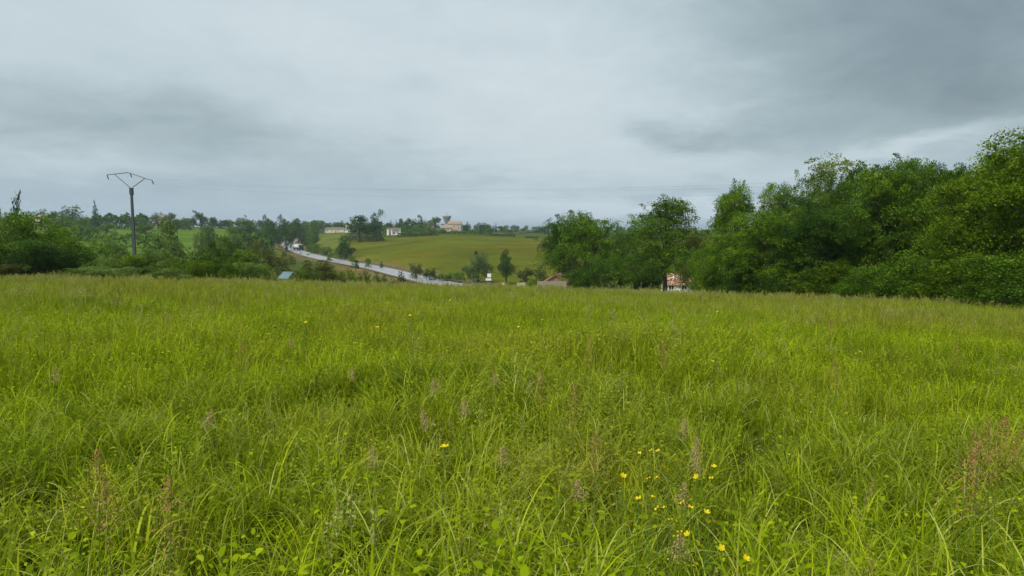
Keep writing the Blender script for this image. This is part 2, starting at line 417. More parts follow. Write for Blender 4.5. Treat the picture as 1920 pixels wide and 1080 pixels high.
# ------------------------------------------------------------------ plants
def leaves_mesh(name, C, D, L, Wd, tint, rng, up=0.5):
    """diamond leaves: centre C, axis D, length L, width Wd"""
    n = len(C); nrm = rng.normal(size=(n, 3)); nrm[:, 2] += up*2.0
    S = np.cross(D, nrm); S /= np.linalg.norm(S, axis=1)[:, None]+1e-9
    Nn = np.cross(S, D)
    L = np.broadcast_to(L, n)[:, None]; Wd = np.broadcast_to(Wd, n)[:, None]
    a = C - D*L*0.5; b = C + S*Wd*0.5 + Nn*Wd*0.12; c = C + D*L*0.5; d = C - S*Wd*0.5 + Nn*Wd*0.12
    V = np.stack([a, b, c, d], 1).reshape(-1, 3); F = np.arange(n*4).reshape(n, 4)
    return mesh_np(name, V, F, [LM['green']], tint=np.repeat(tint, 4))

def unit(v): return v/(np.linalg.norm(v, axis=-1, keepdims=True)+1e-9)

def lobes_for(shape, rng):
    L = []
    if shape == 'round':
        L.append((0,0,0.56,0.30,0.30,0.34))
        for k in range(9):
            t = rng.uniform(0, 2*math.pi); r = rng.uniform(0.16, 0.30); z = rng.uniform(0.28, 0.80)
            s = rng.uniform(0.13, 0.21); L.append((r*math.cos(t), r*math.sin(t), z, s, s, s*1.05))
        L.append((rng.uniform(-.06,.06), rng.uniform(-.06,.06), 0.86, 0.15, 0.15, 0.15))
    elif shape == 'tall':
        L.append((0,0,0.50,0.26,0.26,0.38))
        for k in range(12):
            z = rng.uniform(0.18, 0.92); t = rng.uniform(0, 2*math.pi); r = rng.uniform(0.10, 0.34)*(1.15-z*0.7)
            s = rng.uniform(0.09, 0.17); L.append((r*math.cos(t), r*math.sin(t), z, s*1.2, s*1.2, s))
    elif shape == 'ragged':
        for k in range(13):
            z = rng.uniform(0.25, 0.95); t = rng.uniform(0, 2*math.pi); r = rng.uniform(0.05, 0.36)
            s = rng.uniform(0.07, 0.15); L.append((r*math.cos(t), r*math.sin(t), z, s*1.15, s*1.15, s*0.9))
        L.append((0,0,0.45,0.2,0.2,0.25))
    elif shape == 'bush':
        L.append((0,0,0.34,0.36,0.36,0.36))
        for k in range(11):
            t = rng.uniform(0, 2*math.pi); r = rng.uniform(0.12, 0.38); z = rng.uniform(0.12, 0.78)*(1-0.8*(r-0.1))
            s = rng.uniform(0.12, 0.22); L.append((r*math.cos(t), r*math.sin(t), z, s, s, s))
    elif shape == 'field':
        L.append((0,0,0.46,0.34,0.34,0.30)); L.append((0,0,0.72,0.22,0.22,0.2))
        for k in range(15):
            z = rng.uniform(0.20, 0.90); t = rng.uniform(0, 2*math.pi); r = rng.uniform(0.15, 0.40)*(1.15-z*0.75)
            s = rng.uniform(0.09, 0.17); L.append((r*math.cos(t), r*math.sin(t), z, s*1.1, s*1.1, s*.9))
    elif shape == 'wall':          # deep hedgerow tree: leafy to the ground
        L.append((0,0,0.35,0.36,0.36,0.36)); L.append((0,0,0.65,0.28,0.28,0.28))
        for k in range(18):
            z = rng.uniform(0.05, 0.92); t = rng.uniform(0, 2*math.pi); r = rng.uniform(0.20, 0.42)*(1.1-z*0.62)
            s = rng.uniform(0.09, 0.17); L.append((r*math.cos(t), r*math.sin(t), z, s*1.15, s*1.15, s*0.9))
    return L

def broadleaf(name, shape, seed, n_clump, per, leaf, clump=0.075, core=0.40):
    """crown of many leafy clumps, each a shallow dome of leaves carried by the limbs, with gaps between"""
    rng = np.random.default_rng(seed); Ls = np.array(lobes_for(shape, rng))
    w = (Ls[:,3]*Ls[:,4]*Ls[:,5])**0.62; w /= w.sum()
    k = rng.choice(len(Ls), n_clump, p=w); d = unit(rng.normal(size=(n_clump, 3)))
    low = (d[:,2] < -0.2) & (rng.random(n_clump) < 0.6); d[low, 2] *= -1
    rad = rng.random(n_clump)**core
    tip = rng.random(n_clump) < 0.20; rad[tip] *= rng.uniform(1.0, 1.38, tip.sum())
    B = Ls[k, :3] + d*Ls[k, 3:6]*rad[:, None]
    keep = B[:, 2] > 0.015; B, d, k, tip = B[keep], d[keep], k[keep], tip[keep]; n = len(B)
    R0 = clump*rng.uniform(0.55, 1.35, n); R0[tip] *= 0.75
    out = unit((B - np.array([0, 0, 0.3]))*np.array([1,1,0.6]))
    A = unit(out*0.6 + np.array([0,0,0.9]) + rng.normal(size=(n,3))*0.25)            # the dome's axis
    P = rng.normal(size=(n, per, 3)); P = unit(P)*(rng.random((n, per, 1))**0.33)
    al = (P*A[:,None,:]).sum(-1, keepdims=True)
    P = P - A[:,None,:]*al*0.55 + A[:,None,:]*0.12                                    # flattened along its axis
    q = unit(rng.normal(size=(n,3)))*np.array([1,1,.3]); P = P + q[:,None,:]*(P*q[:,None,:]).sum(-1, keepdims=True)*0.5
    sd = unit(out*0.7 + np.array([0,0,0.7]) + rng.normal(size=(n,3))*0.3)               # sprigs reach out along a twig
    pt = (P*sd[:,None,:]).sum(-1, keepdims=True); P = np.where(tip[:,None,None], P*0.45 + sd[:,None,:]*pt*2.1, P)
    C = B[:,None,:] + P*R0[:,None,None]; rr2 = (P**2).sum(-1)
    C[..., 2] -= rr2*R0[:,None]*0.30                                                  # edges droop
    LD = unit(P*0.8 + rng.normal(size=(n,per,3))*0.6 + np.array([0,0,-0.15]))
    lobe_t = rng.normal(0, 0.08, len(Ls))[k]; spray_t = rng.normal(0, 0.19, n)
    tint = np.clip(0.46 + (lobe_t+spray_t)[:,None] + rng.normal(0, 0.11, (n,per)), 0, 1)
    C = C.reshape(-1,3); LD = LD.reshape(-1,3); tint = tint.ravel()
    lo, hi = np.percentile(C[:,:2], 0.6), np.percentile(C[:,:2], 99.4); top = np.percentile(C[:,2], 99.7)
    s = np.array([1/(hi-lo), 1/(hi-lo), 1/top]); C = C*s
    C[:,2] = np.maximum(C[:,2], 0.01)
    sz = leaf*rng.uniform(0.6, 1.35, len(C))
    me = leaves_mesh(name+'_crown', C, LD, sz, sz*0.62, tint, rng)
    # trunk and limbs
    mb = MB(); r0 = 0.028 if shape != 'bush' else 0.016
    top_z = 0.55 if shape != 'bush' else 0.25
    mb.tube([(0,0,-0.03),(0.005,0,0.12),(-0.01,0.01,top_z*0.6),(0.01,-0.01,top_z),(0,0,top_z+0.25)], [r0*1.25, r0, r0*0.8, r0*0.5, r0*0.12], 7)
    for L in Ls[1:]:
        z0 = rng.uniform(0.12, 0.5) if shape != 'bush' else 0.0
        p2 = np.array(L[:3])*s; p1 = np.array([0.35*p2[0], 0.35*p2[1], z0 + (p2[2]-z0)*0.55])
        p3 = p2 + (p2-p1)*0.3
        mb.tube([(0,0,z0), p1, p2, p3], [r0*0.5, r0*0.36, r0*0.2, r0*0.05], 5, cap=False)
    return me, mb.mesh(name+'_trunk', BARK, True)

def conifer(name, seed, tiers, per, leaf, taper=1.0, droop=0.12, gap=0.0):
    rng = np.random.default_rng(seed); Cs = []; Ds = []; T = []; mb = MB()
    mb.tube([(0,0,-0.02),(0,0,0.5),(0,0,0.98)], [0.022, 0.012, 0.003], 6)
    for i in range(tiers):
        z = 0.06 + 0.9*i/tiers; R = 0.5*(1-z)**taper + 0.02
        nb = max(4, int(9*(1-z))+3)
        for b in range(nb):
            if rng.random() < gap: continue
            a = rng.uniform(0, 2*math.pi); ln = R*rng.uniform(0.65, 1.12)
            n = max(3, int(per*ln/0.3)); t = rng.random(n)**0.7
            x = np.cos(a)*ln*t; y = np.sin(a)*ln*t; zz = z + 0.04*t - droop*ln*t**2*2
            P = np.stack([x, y, zz], 1) + rng.normal(size=(n,3))*0.016; Cs.append(P)
            D = np.stack([np.cos(a)*np.ones(n), np.sin(a)*np.ones(n), 0.1*np.ones(n)], 1) + rng.normal(size=(n,3))*0.5
            Ds.append(unit(D)); T.append(0.5 + rng.normal(0, 0.13, n) + rng.normal(0, 0.08))
            mb.tube([(0,0,z),(np.cos(a)*ln*0.9, np.sin(a)*ln*0.9, z+0.03-droop*ln*1.6)], [0.005, 0.001], 3, cap=False)
    C = np.concatenate(Cs); D = np.concatenate(Ds); T = np.clip(np.concatenate(T), 0, 1); sz = leaf*rng.uniform(0.6, 1.3, len(C))
    return leaves_mesh(name+'_crown', C, D, sz, sz*0.5, T, rng), mb.mesh(name+'_trunk', BARK, True)

def hedge_proto(name, seed, n, leaf, aspect=8):
    """unit hedge: x -0.5..0.5, y -0.5..0.5, z 0..1, leaf size measured in heights"""
    rng = np.random.default_rng(seed)
    C = rng.uniform(-0.5, 0.5, (n, 3)); C[:,2] += 0.5
    side = rng.random(n)
    a = side < 0.45; C[a,1] = np.sign(C[a,1])*(0.5 - 0.12*rng.random(a.sum())**2)
    b = (side >= 0.45) & (side < 0.8); C[b,2] = 1 - 0.15*rng.random(b.sum())
    wob = 0.10*np.sin(C[:,0]*23)+0.07*np.sin(C[:,0]*61+1)+0.05*np.sin(C[:,0]*113+2)
    C[:,2] *= 0.86 + wob; D = unit(rng.normal(size=(n,3))+np.array([0,0,0.3]))
    T = np.clip(0.5+0.12*np.sin(C[:,0]*40)+rng.normal(0,0.14,n), 0, 1)
    V0 = leaves_mesh(name+'_foliage', C*np.array([aspect,1,1]), D, leaf*rng.uniform(.6,1.3,n), leaf*0.65, T, rng)
    return V0

PR = {}
for i, s in enumerate((11, 12, 13, 14)): PR['wall', i] = broadleaf('hedgerow_tree', 'wall', s, 560, 120, 0.0135, 0.070)
for i, s in enumerate((21, 22)): PR['roundhi', i] = broadleaf('round_tree', 'field', s, 480, 90, 0.0165, 0.085)
for i, s in enumerate((31, 32)): PR['tallhi', i] = broadleaf('tall_tree', 'tall', s, 430, 80, 0.0165, 0.075)
for i, s in enumerate((35, 36)): PR['fieldhi', i] = broadleaf('field_tree', 'field', s, 520, 80, 0.0155, 0.070)
for i, s in enumerate((43, 44)): PR['airy', i] = broadleaf('airy_tree', 'tall', s, 330, 60, 0.017, 0.065, core=0.6)
for i, s in enumerate((41,)): PR['raggedhi', i] = broadleaf('ragged_tree', 'ragged', s, 200, 70, 0.018, 0.070, core=0.6)
for i, s in enumerate((51, 52, 53)): PR['bushhi', i] = broadleaf('bush', 'bush', s, 230, 75, 0.024, 0.105)
for i, s in enumerate((61, 62)): PR['round', i] = broadleaf('small_round_tree', 'wall', s, 150, 34, 0.042, 0.11)
PR['round', 2] = broadleaf('small_round_tree', 'field', 63, 150, 34, 0.042, 0.11)
for i, s in enumerate((60, 59, 58)): PR['full', i] = broadleaf('small_full_tree', 'bush', s, 200, 40, 0.038, 0.10)
for i, s in enumerate((64, 65)): PR['tall', i] = broadleaf('small_tall_tree', 'tall', s, 120, 32, 0.042, 0.11)
for i, s in enumerate((66, 67)): PR['ragged', i] = broadleaf('small_ragged_tree', 'ragged', s, 80, 30, 0.045, 0.10, core=0.6)
for i, s in enumerate((68, 69)): PR['bush', i] = broadleaf('small_bush', 'bush', s, 120, 32, 0.050, 0.13)
for i, s in enumerate((71, 72)): PR['conifer', i] = conifer('conifer', s, 22, 14, 0.055)
for i, s in enumerate((73,)): PR['openconifer', i] = conifer('open_conifer', s, 16, 30, 0.055, taper=0.6, droop=-0.2, gap=0.2)
for i, s in enumerate((74, 75)): PR['sapling', i] = conifer('sapling', s, 16, 26, 0.05, taper=0.55, droop=-0.2)

def plant(name, kind, px, y, top, wpx, mat, label, cat='tree', group=None, var=None, rot=None, sink=0.0, rng=random.Random(7)):
    x, y, z, zt = at(px, y, top)
    n = len([1 for q in PR if q[0] == kind]); v = rng.randrange(n) if var is None else var
    crown, trunk = PR[kind, v % n]; h = max(0.4, zt - z + sink); d = y*CP - (z-EYE)*SP; W = wpx*d/FPX
    e = empty(name, (x, y, z-sink), 0 if rot is None else rot); 
    e.rotation_euler = (0, 0, rng.uniform(0, 6.28) if rot is None else rot); e.scale = (W, W, h)
    c = link('crown' if cat in ('tree', 'young tree') else 'foliage', crown, e); c.material_slots[0].link = 'OBJECT'; c.material_slots[0].material = LM[mat]
    link('trunk' if cat in ('tree', 'young tree') else 'stem', trunk, e)
    tag(e, label, cat, group); return e

# --- the wood on the right, running from the picture's edge down to the two field trees
W_ = [
 ('hedgerow_tree','wall', 1975, 31, 246, 350, 'yellow', 'tall yellow green tree filling the right edge of the photo'),
 ('hedgerow_tree','wall', 1872, 36, 276, 170, 'green',   'mid green tree peeping over the yellow green tree at the right edge'),
 ('hedgerow_tree','wall', 1815, 36, 326, 210, 'yellow', 'low spreading yellow green tree just left of the tree at the right edge'),
 ('hedgerow_tree','wall', 1735, 42, 318, 170, 'green',  'mid green tree with a flat top left of the tall right edge trees'),
 ('hedgerow_tree','wall', 1662, 43, 306, 210, 'green',  'mid green tree with the level crown in the middle of the right hand wood'),
 ('hedgerow_tree','wall', 1600, 46, 312, 170, 'green', 'mid green tree just right of the pale domed tree of the wood'),
 ('round_tree','airy', 1540, 50, 296, 220, 'pale',   'pale airy tree with sky showing through its high domed crown'),
 ('hedgerow_tree','wall', 1530, 43, 372, 170, 'dark',   'dark dense ivy clad tree in front of the pale domed tree'),
 ('ragged_tree','airy', 1436, 54, 366, 130, 'pale',  'thin pale tree between the dark ivy clad tree and the pointed tree'),
 ('hedgerow_tree','wall', 1706, 46, 306, 170, 'green', 'green tree filling the gap behind the level crowned tree'),
 ('hedgerow_tree','wall', 1768, 45, 322, 140, 'green', 'green tree behind the dip left of the low spreading yellow green tree'),
 ('hedgerow_tree','wall', 1492, 52, 326, 140, 'green', 'green tree between the thin pale tree and the pale domed tree'),
 ('tall_tree','fieldhi', 1375, 55, 346, 110, 'green',  'slender green tree with a pointed crown at the left end of the wood'),
 ('hedgerow_tree','wall', 1446, 46, 398, 180, 'green',  'shorter leafy tree below the thin pale tree'),
 ('hedgerow_tree','wall', 1372, 52, 440, 130, 'green',  'low bushy tree under the slender pointed tree'),
 ('ragged_tree','raggedhi', 1322, 62, 436, 80, 'brown',  'brownish thin tree in the gap right of the broad field tree'),
]
for i, (nm, kd, px, y, top, w, mt, lb) in enumerate(W_): plant(nm, kd, px, y, top, w, mt, lb, var=i)
U_ = [
 (1885, 29, 470, 190, 'green',  'bright leafy bush at the foot of the right edge tree'),
 (1790, 33, 490, 150, 'yellow', 'yellow green bush at the foot of the wood, second from the right edge'),
 (1700, 36, 470, 150, 'green',  'broad leafed bush below the level crowned tree'),
 (1625, 39, 500, 120, 'green',  'low bush at the foot of the wood under the pale domed tree'),
 (1560, 41, 492, 120, 'yellow', 'olive bush at the foot of the dark ivy clad tree'),
 (1480, 44, 480, 120, 'yellow', 'rounded olive bush left of the ivy clad tree, on the grass edge'),
 (1405, 48, 486, 110, 'dark',   'dark bush on the grass edge between wood and field'),
 (1345, 53, 490, 90, 'yellow',  'bright bush right of the orange roofed house'),
 (1310, 58, 470, 70, 'green',   'small bush beside the orange roofed house'),
]
for i, (px, y, top, w, mt, lb) in enumerate(U_): plant('bush', 'bushhi', px, y, top, w, mt, lb, cat='bush', var=i)
plant('round_tree', 'fieldhi', 1100, 86, 398, 150, 'green', 'broad round tree left of the field trees, roofs at its foot', var=0, rot=0.4)
plant('round_tree', 'roundhi', 1056, 92, 408, 92, 'dark', 'dark tree merged into the left side of the broad round tree', var=1)
plant('tall_tree', 'fieldhi', 1246, 74, 374, 165, 'green', 'tall field tree with a spiky crown and a visible trunk', var=1, rot=1.0)
plant('round_tree', 'roundhi', 1165, 95, 428, 110, 'dark', 'lower dark tree between the broad round tree and the spiky crowned tree', var=1)
plant('bush', 'bushhi', 1308, 90, 432, 95, 'dark', 'dark bush closing the gap behind the orange roofed cottage', cat='bush', var=1)
plant('bush', 'bushhi', 1335, 70, 452, 80, 'green', 'green bush between the brownish thin tree and the low bushy tree', cat='bush', var=2)
plant('bush', 'bushhi', 1190, 84, 478, 120, 'dark', 'dark undergrowth bush between the two field trees', cat='bush', var=1)
plant('bush', 'bushhi', 1120, 80, 486, 110, 'dark', 'dark bush at the foot of the broad round tree', cat='bush', var=2)
plant('conifer', 'conifer', 1156, 240, 417, 22, 'blue', 'small dark conifer top showing between the two field trees')

# --- the hedge on the left edge of the meadow
Lh = [
 ('bushhi',   5, 46, 398, 150, 'green',  'tall bush at the very left edge of the photo'),
 ('bushhi',  75, 50, 412, 150, 'green', 'green topped tall bush beside the left edge bush'),
 ('bushhi', 145, 49, 430, 110, 'green',  'green bush at the right end of the tall left thicket'),
 ('bushhi',  40, 44, 450, 140, 'dark',  'dark low bush below the green topped tall bush'),  # dark leaf colours over the whole bush
 ('bushhi', 110, 46, 466, 110, 'dark',  'low dark bush closing the left thicket near the grass'),
 ('bushhi', 190, 47, 484, 90, 'soft',  'low green bramble bush right of the left thicket'),
 ('bushhi', 240, 48, 478, 80, 'yellow',  'bright green bush at the foot of the concrete pole'),
 ('bushhi', 298, 48, 468, 80, 'soft', 'bright yellow green bush just right of the concrete pole'),
 ('bushhi', 350, 47, 484, 80, 'yellow', 'light green bush left of the big dark bush'),
 ('bushhi', 205, 44, 500, 120, 'soft', 'low pale green bramble in front of the bright hedge'),
 ('bushhi', 320, 44, 503, 110, 'soft', 'low bramble in front of the yellow green bush'),
 ('bushhi', 415, 52, 446, 120, 'dark',  'big dark bush in the middle of the left hedge'),
 ('bushhi', 385, 47, 488, 50, 'yellow', 'small light green bush before the big dark bush'),
 ('bushhi', 460, 50, 470, 90, 'green',   'mid green leafy bush right of the big dark bush'),
 ('bushhi', 507, 82, 452, 85, 'brown',  'brownish bare looking bush above the blue shed'),
 ('bushhi', 478, 49, 492, 64, 'soft',  'low green bush left of the blue shed'),
 ('bushhi', 592, 56, 488, 95, 'brown',  'wide dark olive bush right of the blue shed'),
 ('bushhi', 574, 54, 506, 46, 'green',  'small bush touching the right side of the blue shed'),
 ('bushhi',  20, 43, 492, 110, 'brown', 'dull low bush at the bottom of the left thicket'),
]
for i, (kd, px, y, top, w, mt, lb) in enumerate(Lh): plant('bush', kd, px, y, top, w, mt, lb, cat='bush', var=i)
# saplings on the slope between meadow and road
Sp = [(655,82,502,36,'round'),(686,84,506,30,'dark'),(707,84,510,24,'dark'),(721,86,514,20,'dark'),(752,90,508,24,'blue'),(635,80,510,34,'brown'),(668,92,512,28,'brown'),(738,84,522,22,'brown'),(770,88,528,26,'brown')]
for i, (px, y, top, w, mt) in enumerate(Sp):
    mt = 'green' if mt == 'round' else mt
    plant('sapling', 'sapling' if mt != 'brown' else 'bush', px, y, top, w, mt, ['tall green sapling, leftmost of the row before the road', 'dark pointed sapling second in the row before the road', 'small dark sapling third in the row before the road', 'short dark sapling in the middle of the row before the road', 'dark bluish sapling standing alone at the right end of the row', 'brown olive shrub behind the leftmost sapling', 'brown olive shrub between the first two saplings', 'low brown shrub left of the lone bluish sapling', 'low brown tuft like shrub right of the lone bluish sapling'][i], cat='young tree' if mt != 'brown' else 'bush')

# --- valley: trees beside the road and on the hill field
V_ = [
 ('tall', 667, 240, 487, 15, 'dark', 'dark young tree overlapping the near edge of the road'),
 ('tall', 619, 300, 470, 13, 'yellow', 'light green young tree in front of the road, left of the dark one'),
 ('tall', 564, 400, 474, 8, 'dark', 'small roadside tree just below the white lorry'),
 ('tall', 578, 380, 476, 9, 'dark', 'second small roadside tree below the white lorry'),
 ('round', 691, 262, 484, 13, 'green', 'small round tree in the hill field beyond the road'),
 ('tall', 715, 258, 490, 9, 'dark', 'narrow young tree in the hill field beyond the road, right one of two'),
 ('full', 648, 330, 446, 34, 'dark', 'dark round bush standing alone on the hill field slope'),
 ('round', 632, 345, 466, 18, 'green', 'light green bush below the lone dark round bush'),
 ('full', 612, 380, 463, 24, 'green', 'green bush behind the guard rail, near the lorry'),
 ('full', 595, 400, 456, 26, 'green', 'broad green bush behind the guard rail, right of the lorry'),
 ('full', 584, 430, 452, 24, 'green', 'green bush close above the white lorry'),
 ('full', 573, 520, 440, 24, 'dark', 'dark tree on the inside of the road bend'),
 ('full', 585, 500, 432, 28, 'green', 'green tree above the road bend'),
 ('full', 572, 560, 425, 26, 'yellow', 'yellow green tree above the road bend'),
 ('full', 560, 640, 420, 30, 'green', 'green tree where the road vanishes'),
 ('full', 590, 580, 418, 24, 'green', 'tall green tree behind the road bend'),
 ('round', 514, 560, 436, 20, 'dark', 'dark roadside tree on the left of the bend'),
 ('full', 503, 540, 444, 18, 'green', 'green roadside tree left of the bend'),
 ('round', 640, 340, 462, 22, 'yellow', 'pale green bush between road and lone dark bush'),
 ('bush', 662, 300, 478, 14, 'yellow', 'small light green bush beyond the guard rail'),
 ('round', 674, 430, 404, 52, 'dark', 'large dark tree of the clump at the top of the hill field'),
 ('ragged', 706, 430, 393, 30, 'dark', 'tall gappy tree at the right of the hilltop clump'),
 ('round', 700, 425, 414, 34, 'dark', 'dark tree filling the right half of the hilltop clump'),
 ('full', 897, 196, 474, 56, 'willow', 'grey green willow beside the road sign'),
 ('tall', 948, 186, 474, 27, 'dark', 'dark ivy covered tree right of the grey green willow'),
 ('ragged', 950, 190, 468, 34, 'brown', 'bare twiggy tree top behind the ivy covered tree'),
 ('bush', 780, 205, 494, 28, 'brown', 'brownish dark bush on the far road verge'),
 ('bush', 806, 200, 503, 26, 'dark', 'low dark bush on the far road verge, right of the brownish one'),
 ('bush', 835, 198, 512, 34, 'green', 'low green scrub on the verge left of the willow'),
 ('bush', 862, 196, 508, 24, 'green', 'scrub touching the left foot of the willow'),
 ('bush', 892, 300, 470, 8, 'dark', 'tiny dark shrub on the field above the willow'),
 ('round', 985, 180, 502, 34, 'brown', 'brown hedge bush right of the ivy covered tree'),
 ('round', 1012, 182, 498, 30, 'brown', 'brown hedge bush left of the broad round tree'),
 ('bush', 998, 150, 517, 30, 'yellow', 'round bright green bush above the meadow edge'),
 ('ragged', 1018, 330, 446, 24, 'brown', 'thin brownish tree on the hill field edge, left of the broad round tree'),
]
for i, (kd, px, y, top, w, mt, lb) in enumerate(V_):
    plant({'round':'round_tree','full':'round_tree','tall':'young_tree','ragged':'ragged_tree','bush':'bush'}[kd], kd, px, y, top, w, mt, lb, cat='bush' if kd == 'bush' or 'bush' in lb.split(' on ')[0].split(' between ')[0] and 'tree' not in lb.split(' ')[:4] else 'tree')
# --- left middle distance
Lm = [
 ('round', -2, 110, 372, 36, 'dark', 'dark tree top rising at the very left edge'),
 ('openconifer', 42, 130, 360, 44, 'blue', 'bluish conifer with an open forked top above the left thicket'),
 ('full', 304, 135, 414, 84, 'soft', 'big soft grey green willow right of the concrete pole'),
 ('full', 228, 150, 444, 60, 'soft', 'soft green tree left of the concrete pole'),
 ('full', 185, 170, 446, 56, 'soft', 'green tree behind the left thicket, left of the pole'),
 ('full', 378, 300, 424, 30, 'soft', 'soft green round tree on the slope right of the big willow'),
 ('full', 402, 280, 426, 34, 'green', 'mid green round tree beside the light green tree'),
 ('full', 432, 275, 426, 38, 'soft', 'light green rounded tree left of the olive field patch'),
 ('round', 140, 420, 388, 0, 'dark', ''),
 ('full', 470, 430, 406, 44, 'green', 'broad green round tree on the ridge above the olive patch'),
 ('full', 510, 440, 404, 34, 'dark', 'dark rounded tree on the ridge, left one of two'),
 ('full', 537, 440, 404, 36, 'dark', 'dark rounded tree on the ridge, right one of two'),
 ('full', 498, 420, 418, 40, 'dark', 'lower dark tree below the two dark ridge trees'),
 ('full', 450, 425, 424, 36, 'green', 'low green tree below the broad ridge tree'),
 ('round', 560, 520, 410, 26, 'dark', 'dark small tree right of the two dark ridge trees'),
]
for i, (kd, px, y, top, w, mt, lb) in enumerate(Lm):
    if w: plant('conifer' if 'conifer' in kd else 'round_tree', kd, px, y, top, w, mt, lb)
# --- left ridge skyline
Ls_ = [
 ('round', 82, 520, 391, 18, 'dark'), ('round', 102, 540, 396, 22, 'dark'), ('round', 137, 500, 385, 44, 'green'), ('conifer', 180, 480, 373, 26, 'blue'),
 ('round', 20, 470, 398, 30, 'green'), ('round', 60, 480, 402, 34, 'green'), ('round', 118, 400, 404, 40, 'green'), ('round', 160, 380, 405, 34, 'green'),
 ('round', 296, 540, 398, 34, 'willow'), ('round', 318, 540, 399, 24, 'green'), ('ragged', 363, 560, 394, 14, 'dark'), ('round', 378, 540, 399, 26, 'dark'),
 ('round', 345, 520, 408, 30, 'green'), ('round', 400, 600, 407, 20, 'dark'), ('conifer', 414, 640, 411, 10, 'dark'), ('conifer', 436, 640, 412, 10, 'dark'),
 ('round', 420, 600, 413, 24, 'dark'), ('round', 595, 640, 413, 26, 'green'), ('conifer', 238, 520, 396, 10, 'dark'), ('conifer', 268, 520, 397, 12, 'dark'),
 ('round', 448, 640, 413, 20, 'dark'), ('round', 330, 480, 412, 30, 'green'), ('round', 200, 380, 418, 36, 'green'), ('round', 270, 380, 420, 40, 'green')]
lab = {2: 'broad round tree on the left ridge, widest on its skyline', 3: 'pointed bluish conifer standing highest on the left ridge', 10: 'small ragged tree sticking up above the left ridge', 8: 'grey green tree over the tan roof on the left ridge'}
for i, (kd, px, y, top, w, mt) in enumerate(Ls_):
    if i in lab: plant('conifer' if kd == 'conifer' else 'round_tree', kd, px, y, top, w, mt, lab[i])
    else: plant('conifer' if kd == 'conifer' else 'round_tree', kd, px, y, top, w, mt, 'small dark distant tree on the left ridge skyline', group='distant trees on the left ridge')
# --- village skyline in the middle
Vs = [('round',632,700,416,14,'dark'),('round',640,700,413,14,'dark'),('round',615,690,420,22,'dark'),('conifer',716,640,411,10,'dark'),('conifer',733,640,411,12,'dark'),('conifer',743,640,410,10,'dark'),
 ('round',753,640,410,14,'dark'),('round',765,640,409,14,'dark'),('round',776,600,410,18,'dark'),('ragged',785,590,403,18,'dark'),('round',793,600,411,18,'dark'),('round',815,590,407,30,'green'),
 ('round',806,560,416,24,'green'),('round',760,540,422,28,'green'),('round',785,540,421,30,'green'),('round',768,500,430,28,'green'),('round',790,500,429,26,'green'),('round',812,505,431,24,'brown'),
 ('conifer',876,620,414,14,'dark'),('round',874,600,420,14,'dark'),('round',900,620,417,24,'dark'),('round',912,620,418,20,'green'),('conifer',930,640,415,7,'dark'),('round',940,640,424,20,'green'),
 ('round',922,600,428,20,'dark'),('round',955,700,430,18,'dark'),('round',968,760,431,14,'dark'),('conifer',965,800,429,5,'dark'),('round',980,760,428,12,'dark'),('round',992,700,434,22,'green'),('round',1003,700,433,16,'willow'),
 ('conifer',1000,800,430,5,'dark'),('conifer',990,800,431,5,'dark'),('round',1020,640,424,18,'dark'),('conifer',1028,640,422,8,'dark'),('conifer',1036,640,422,8,'dark'),('round',1012,660,430,20,'dark'),('round',1045,640,428,22,'dark'),('conifer',954,800,431,5,'dark'),
 ('round',725,520,424,18,'green'),('round',750,560,418,20,'dark'),('round',727,600,418,20,'dark'),('round',830,520,428,20,'green'),('round',975,620,436,18,'green'),('round',958,600,436,20,'green'),('round',985,600,440,16,'brown')]
lab = {9: 'ragged tree sticking up left of the water tower', 11: 'broad green tree directly left of the water tower', 18: 'dark conifer right of the pink house', 22: 'thin bare looking conifer on the skyline right of the pink house',
       20: 'dark leafy tree right of the conifer by the pink house'}
for i, (kd, px, y, top, w, mt) in enumerate(Vs):
    nm = {'conifer':'conifer','round':'round_tree','ragged':'ragged_tree'}[kd]
    if i in lab: plant(nm, kd, px, y, top, w, mt, lab[i])
    else: plant(nm, kd, px, y, top, w, mt, 'small distant tree in the village skyline beyond the hill field', group='distant trees around the village')
# far-off ridge woods: rows of far trees too distant to tell apart
def far_wood(name, px0, px1, y0, y1, top0, top1, n, seed):
    rng = np.random.default_rng(seed); Cs = []; Ds = []; Sz = []; T = []
    for k in range(n):
        px = rng.uniform(px0, px1); y = rng.uniform(y0, y1); t = (px-px0)/(px1-px0)
        x, _, z, zt = at(px, y, top0+(top1-top0)*t + rng.uniform(-1.5, 2.5)); h = max(3.0, zt-z); w = h*rng.uniform(0.5, 1.0)
        m = 90; d = unit(rng.normal(size=(m,3)))*rng.random((m,1))**0.4
        C = np.array([x, y, z+h*0.5]) + d*np.array([w*0.6, w*0.6, h*0.5]); Cs.append(C); Ds.append(unit(rng.normal(size=(m,3)))); Sz.append(np.full(m, max(w,h)*0.22)); T.append(np.clip(rng.normal(0.45,0.15,m)+rng.normal(0,.1),0,1))
    C = np.concatenate(Cs); D = np.concatenate(Ds); S = np.concatenate(Sz); me = leaves_mesh(name, C, D, S, S*0.7, np.concatenate(T), rng)
    me.materials[0] = LM['dark']; o = link(name, me); return o
tag(far_wood('far_woodland', -60, 620, 800, 1100, 404, 414, 130, 5), 'far wooded ridge behind the left skyline trees', 'woodland', kind='stuff')
tag(far_wood('far_woodland', 600, 1320, 1000, 1700, 417, 428, 190, 6), 'low far wooded horizon behind the village', 'woodland', kind='stuff')

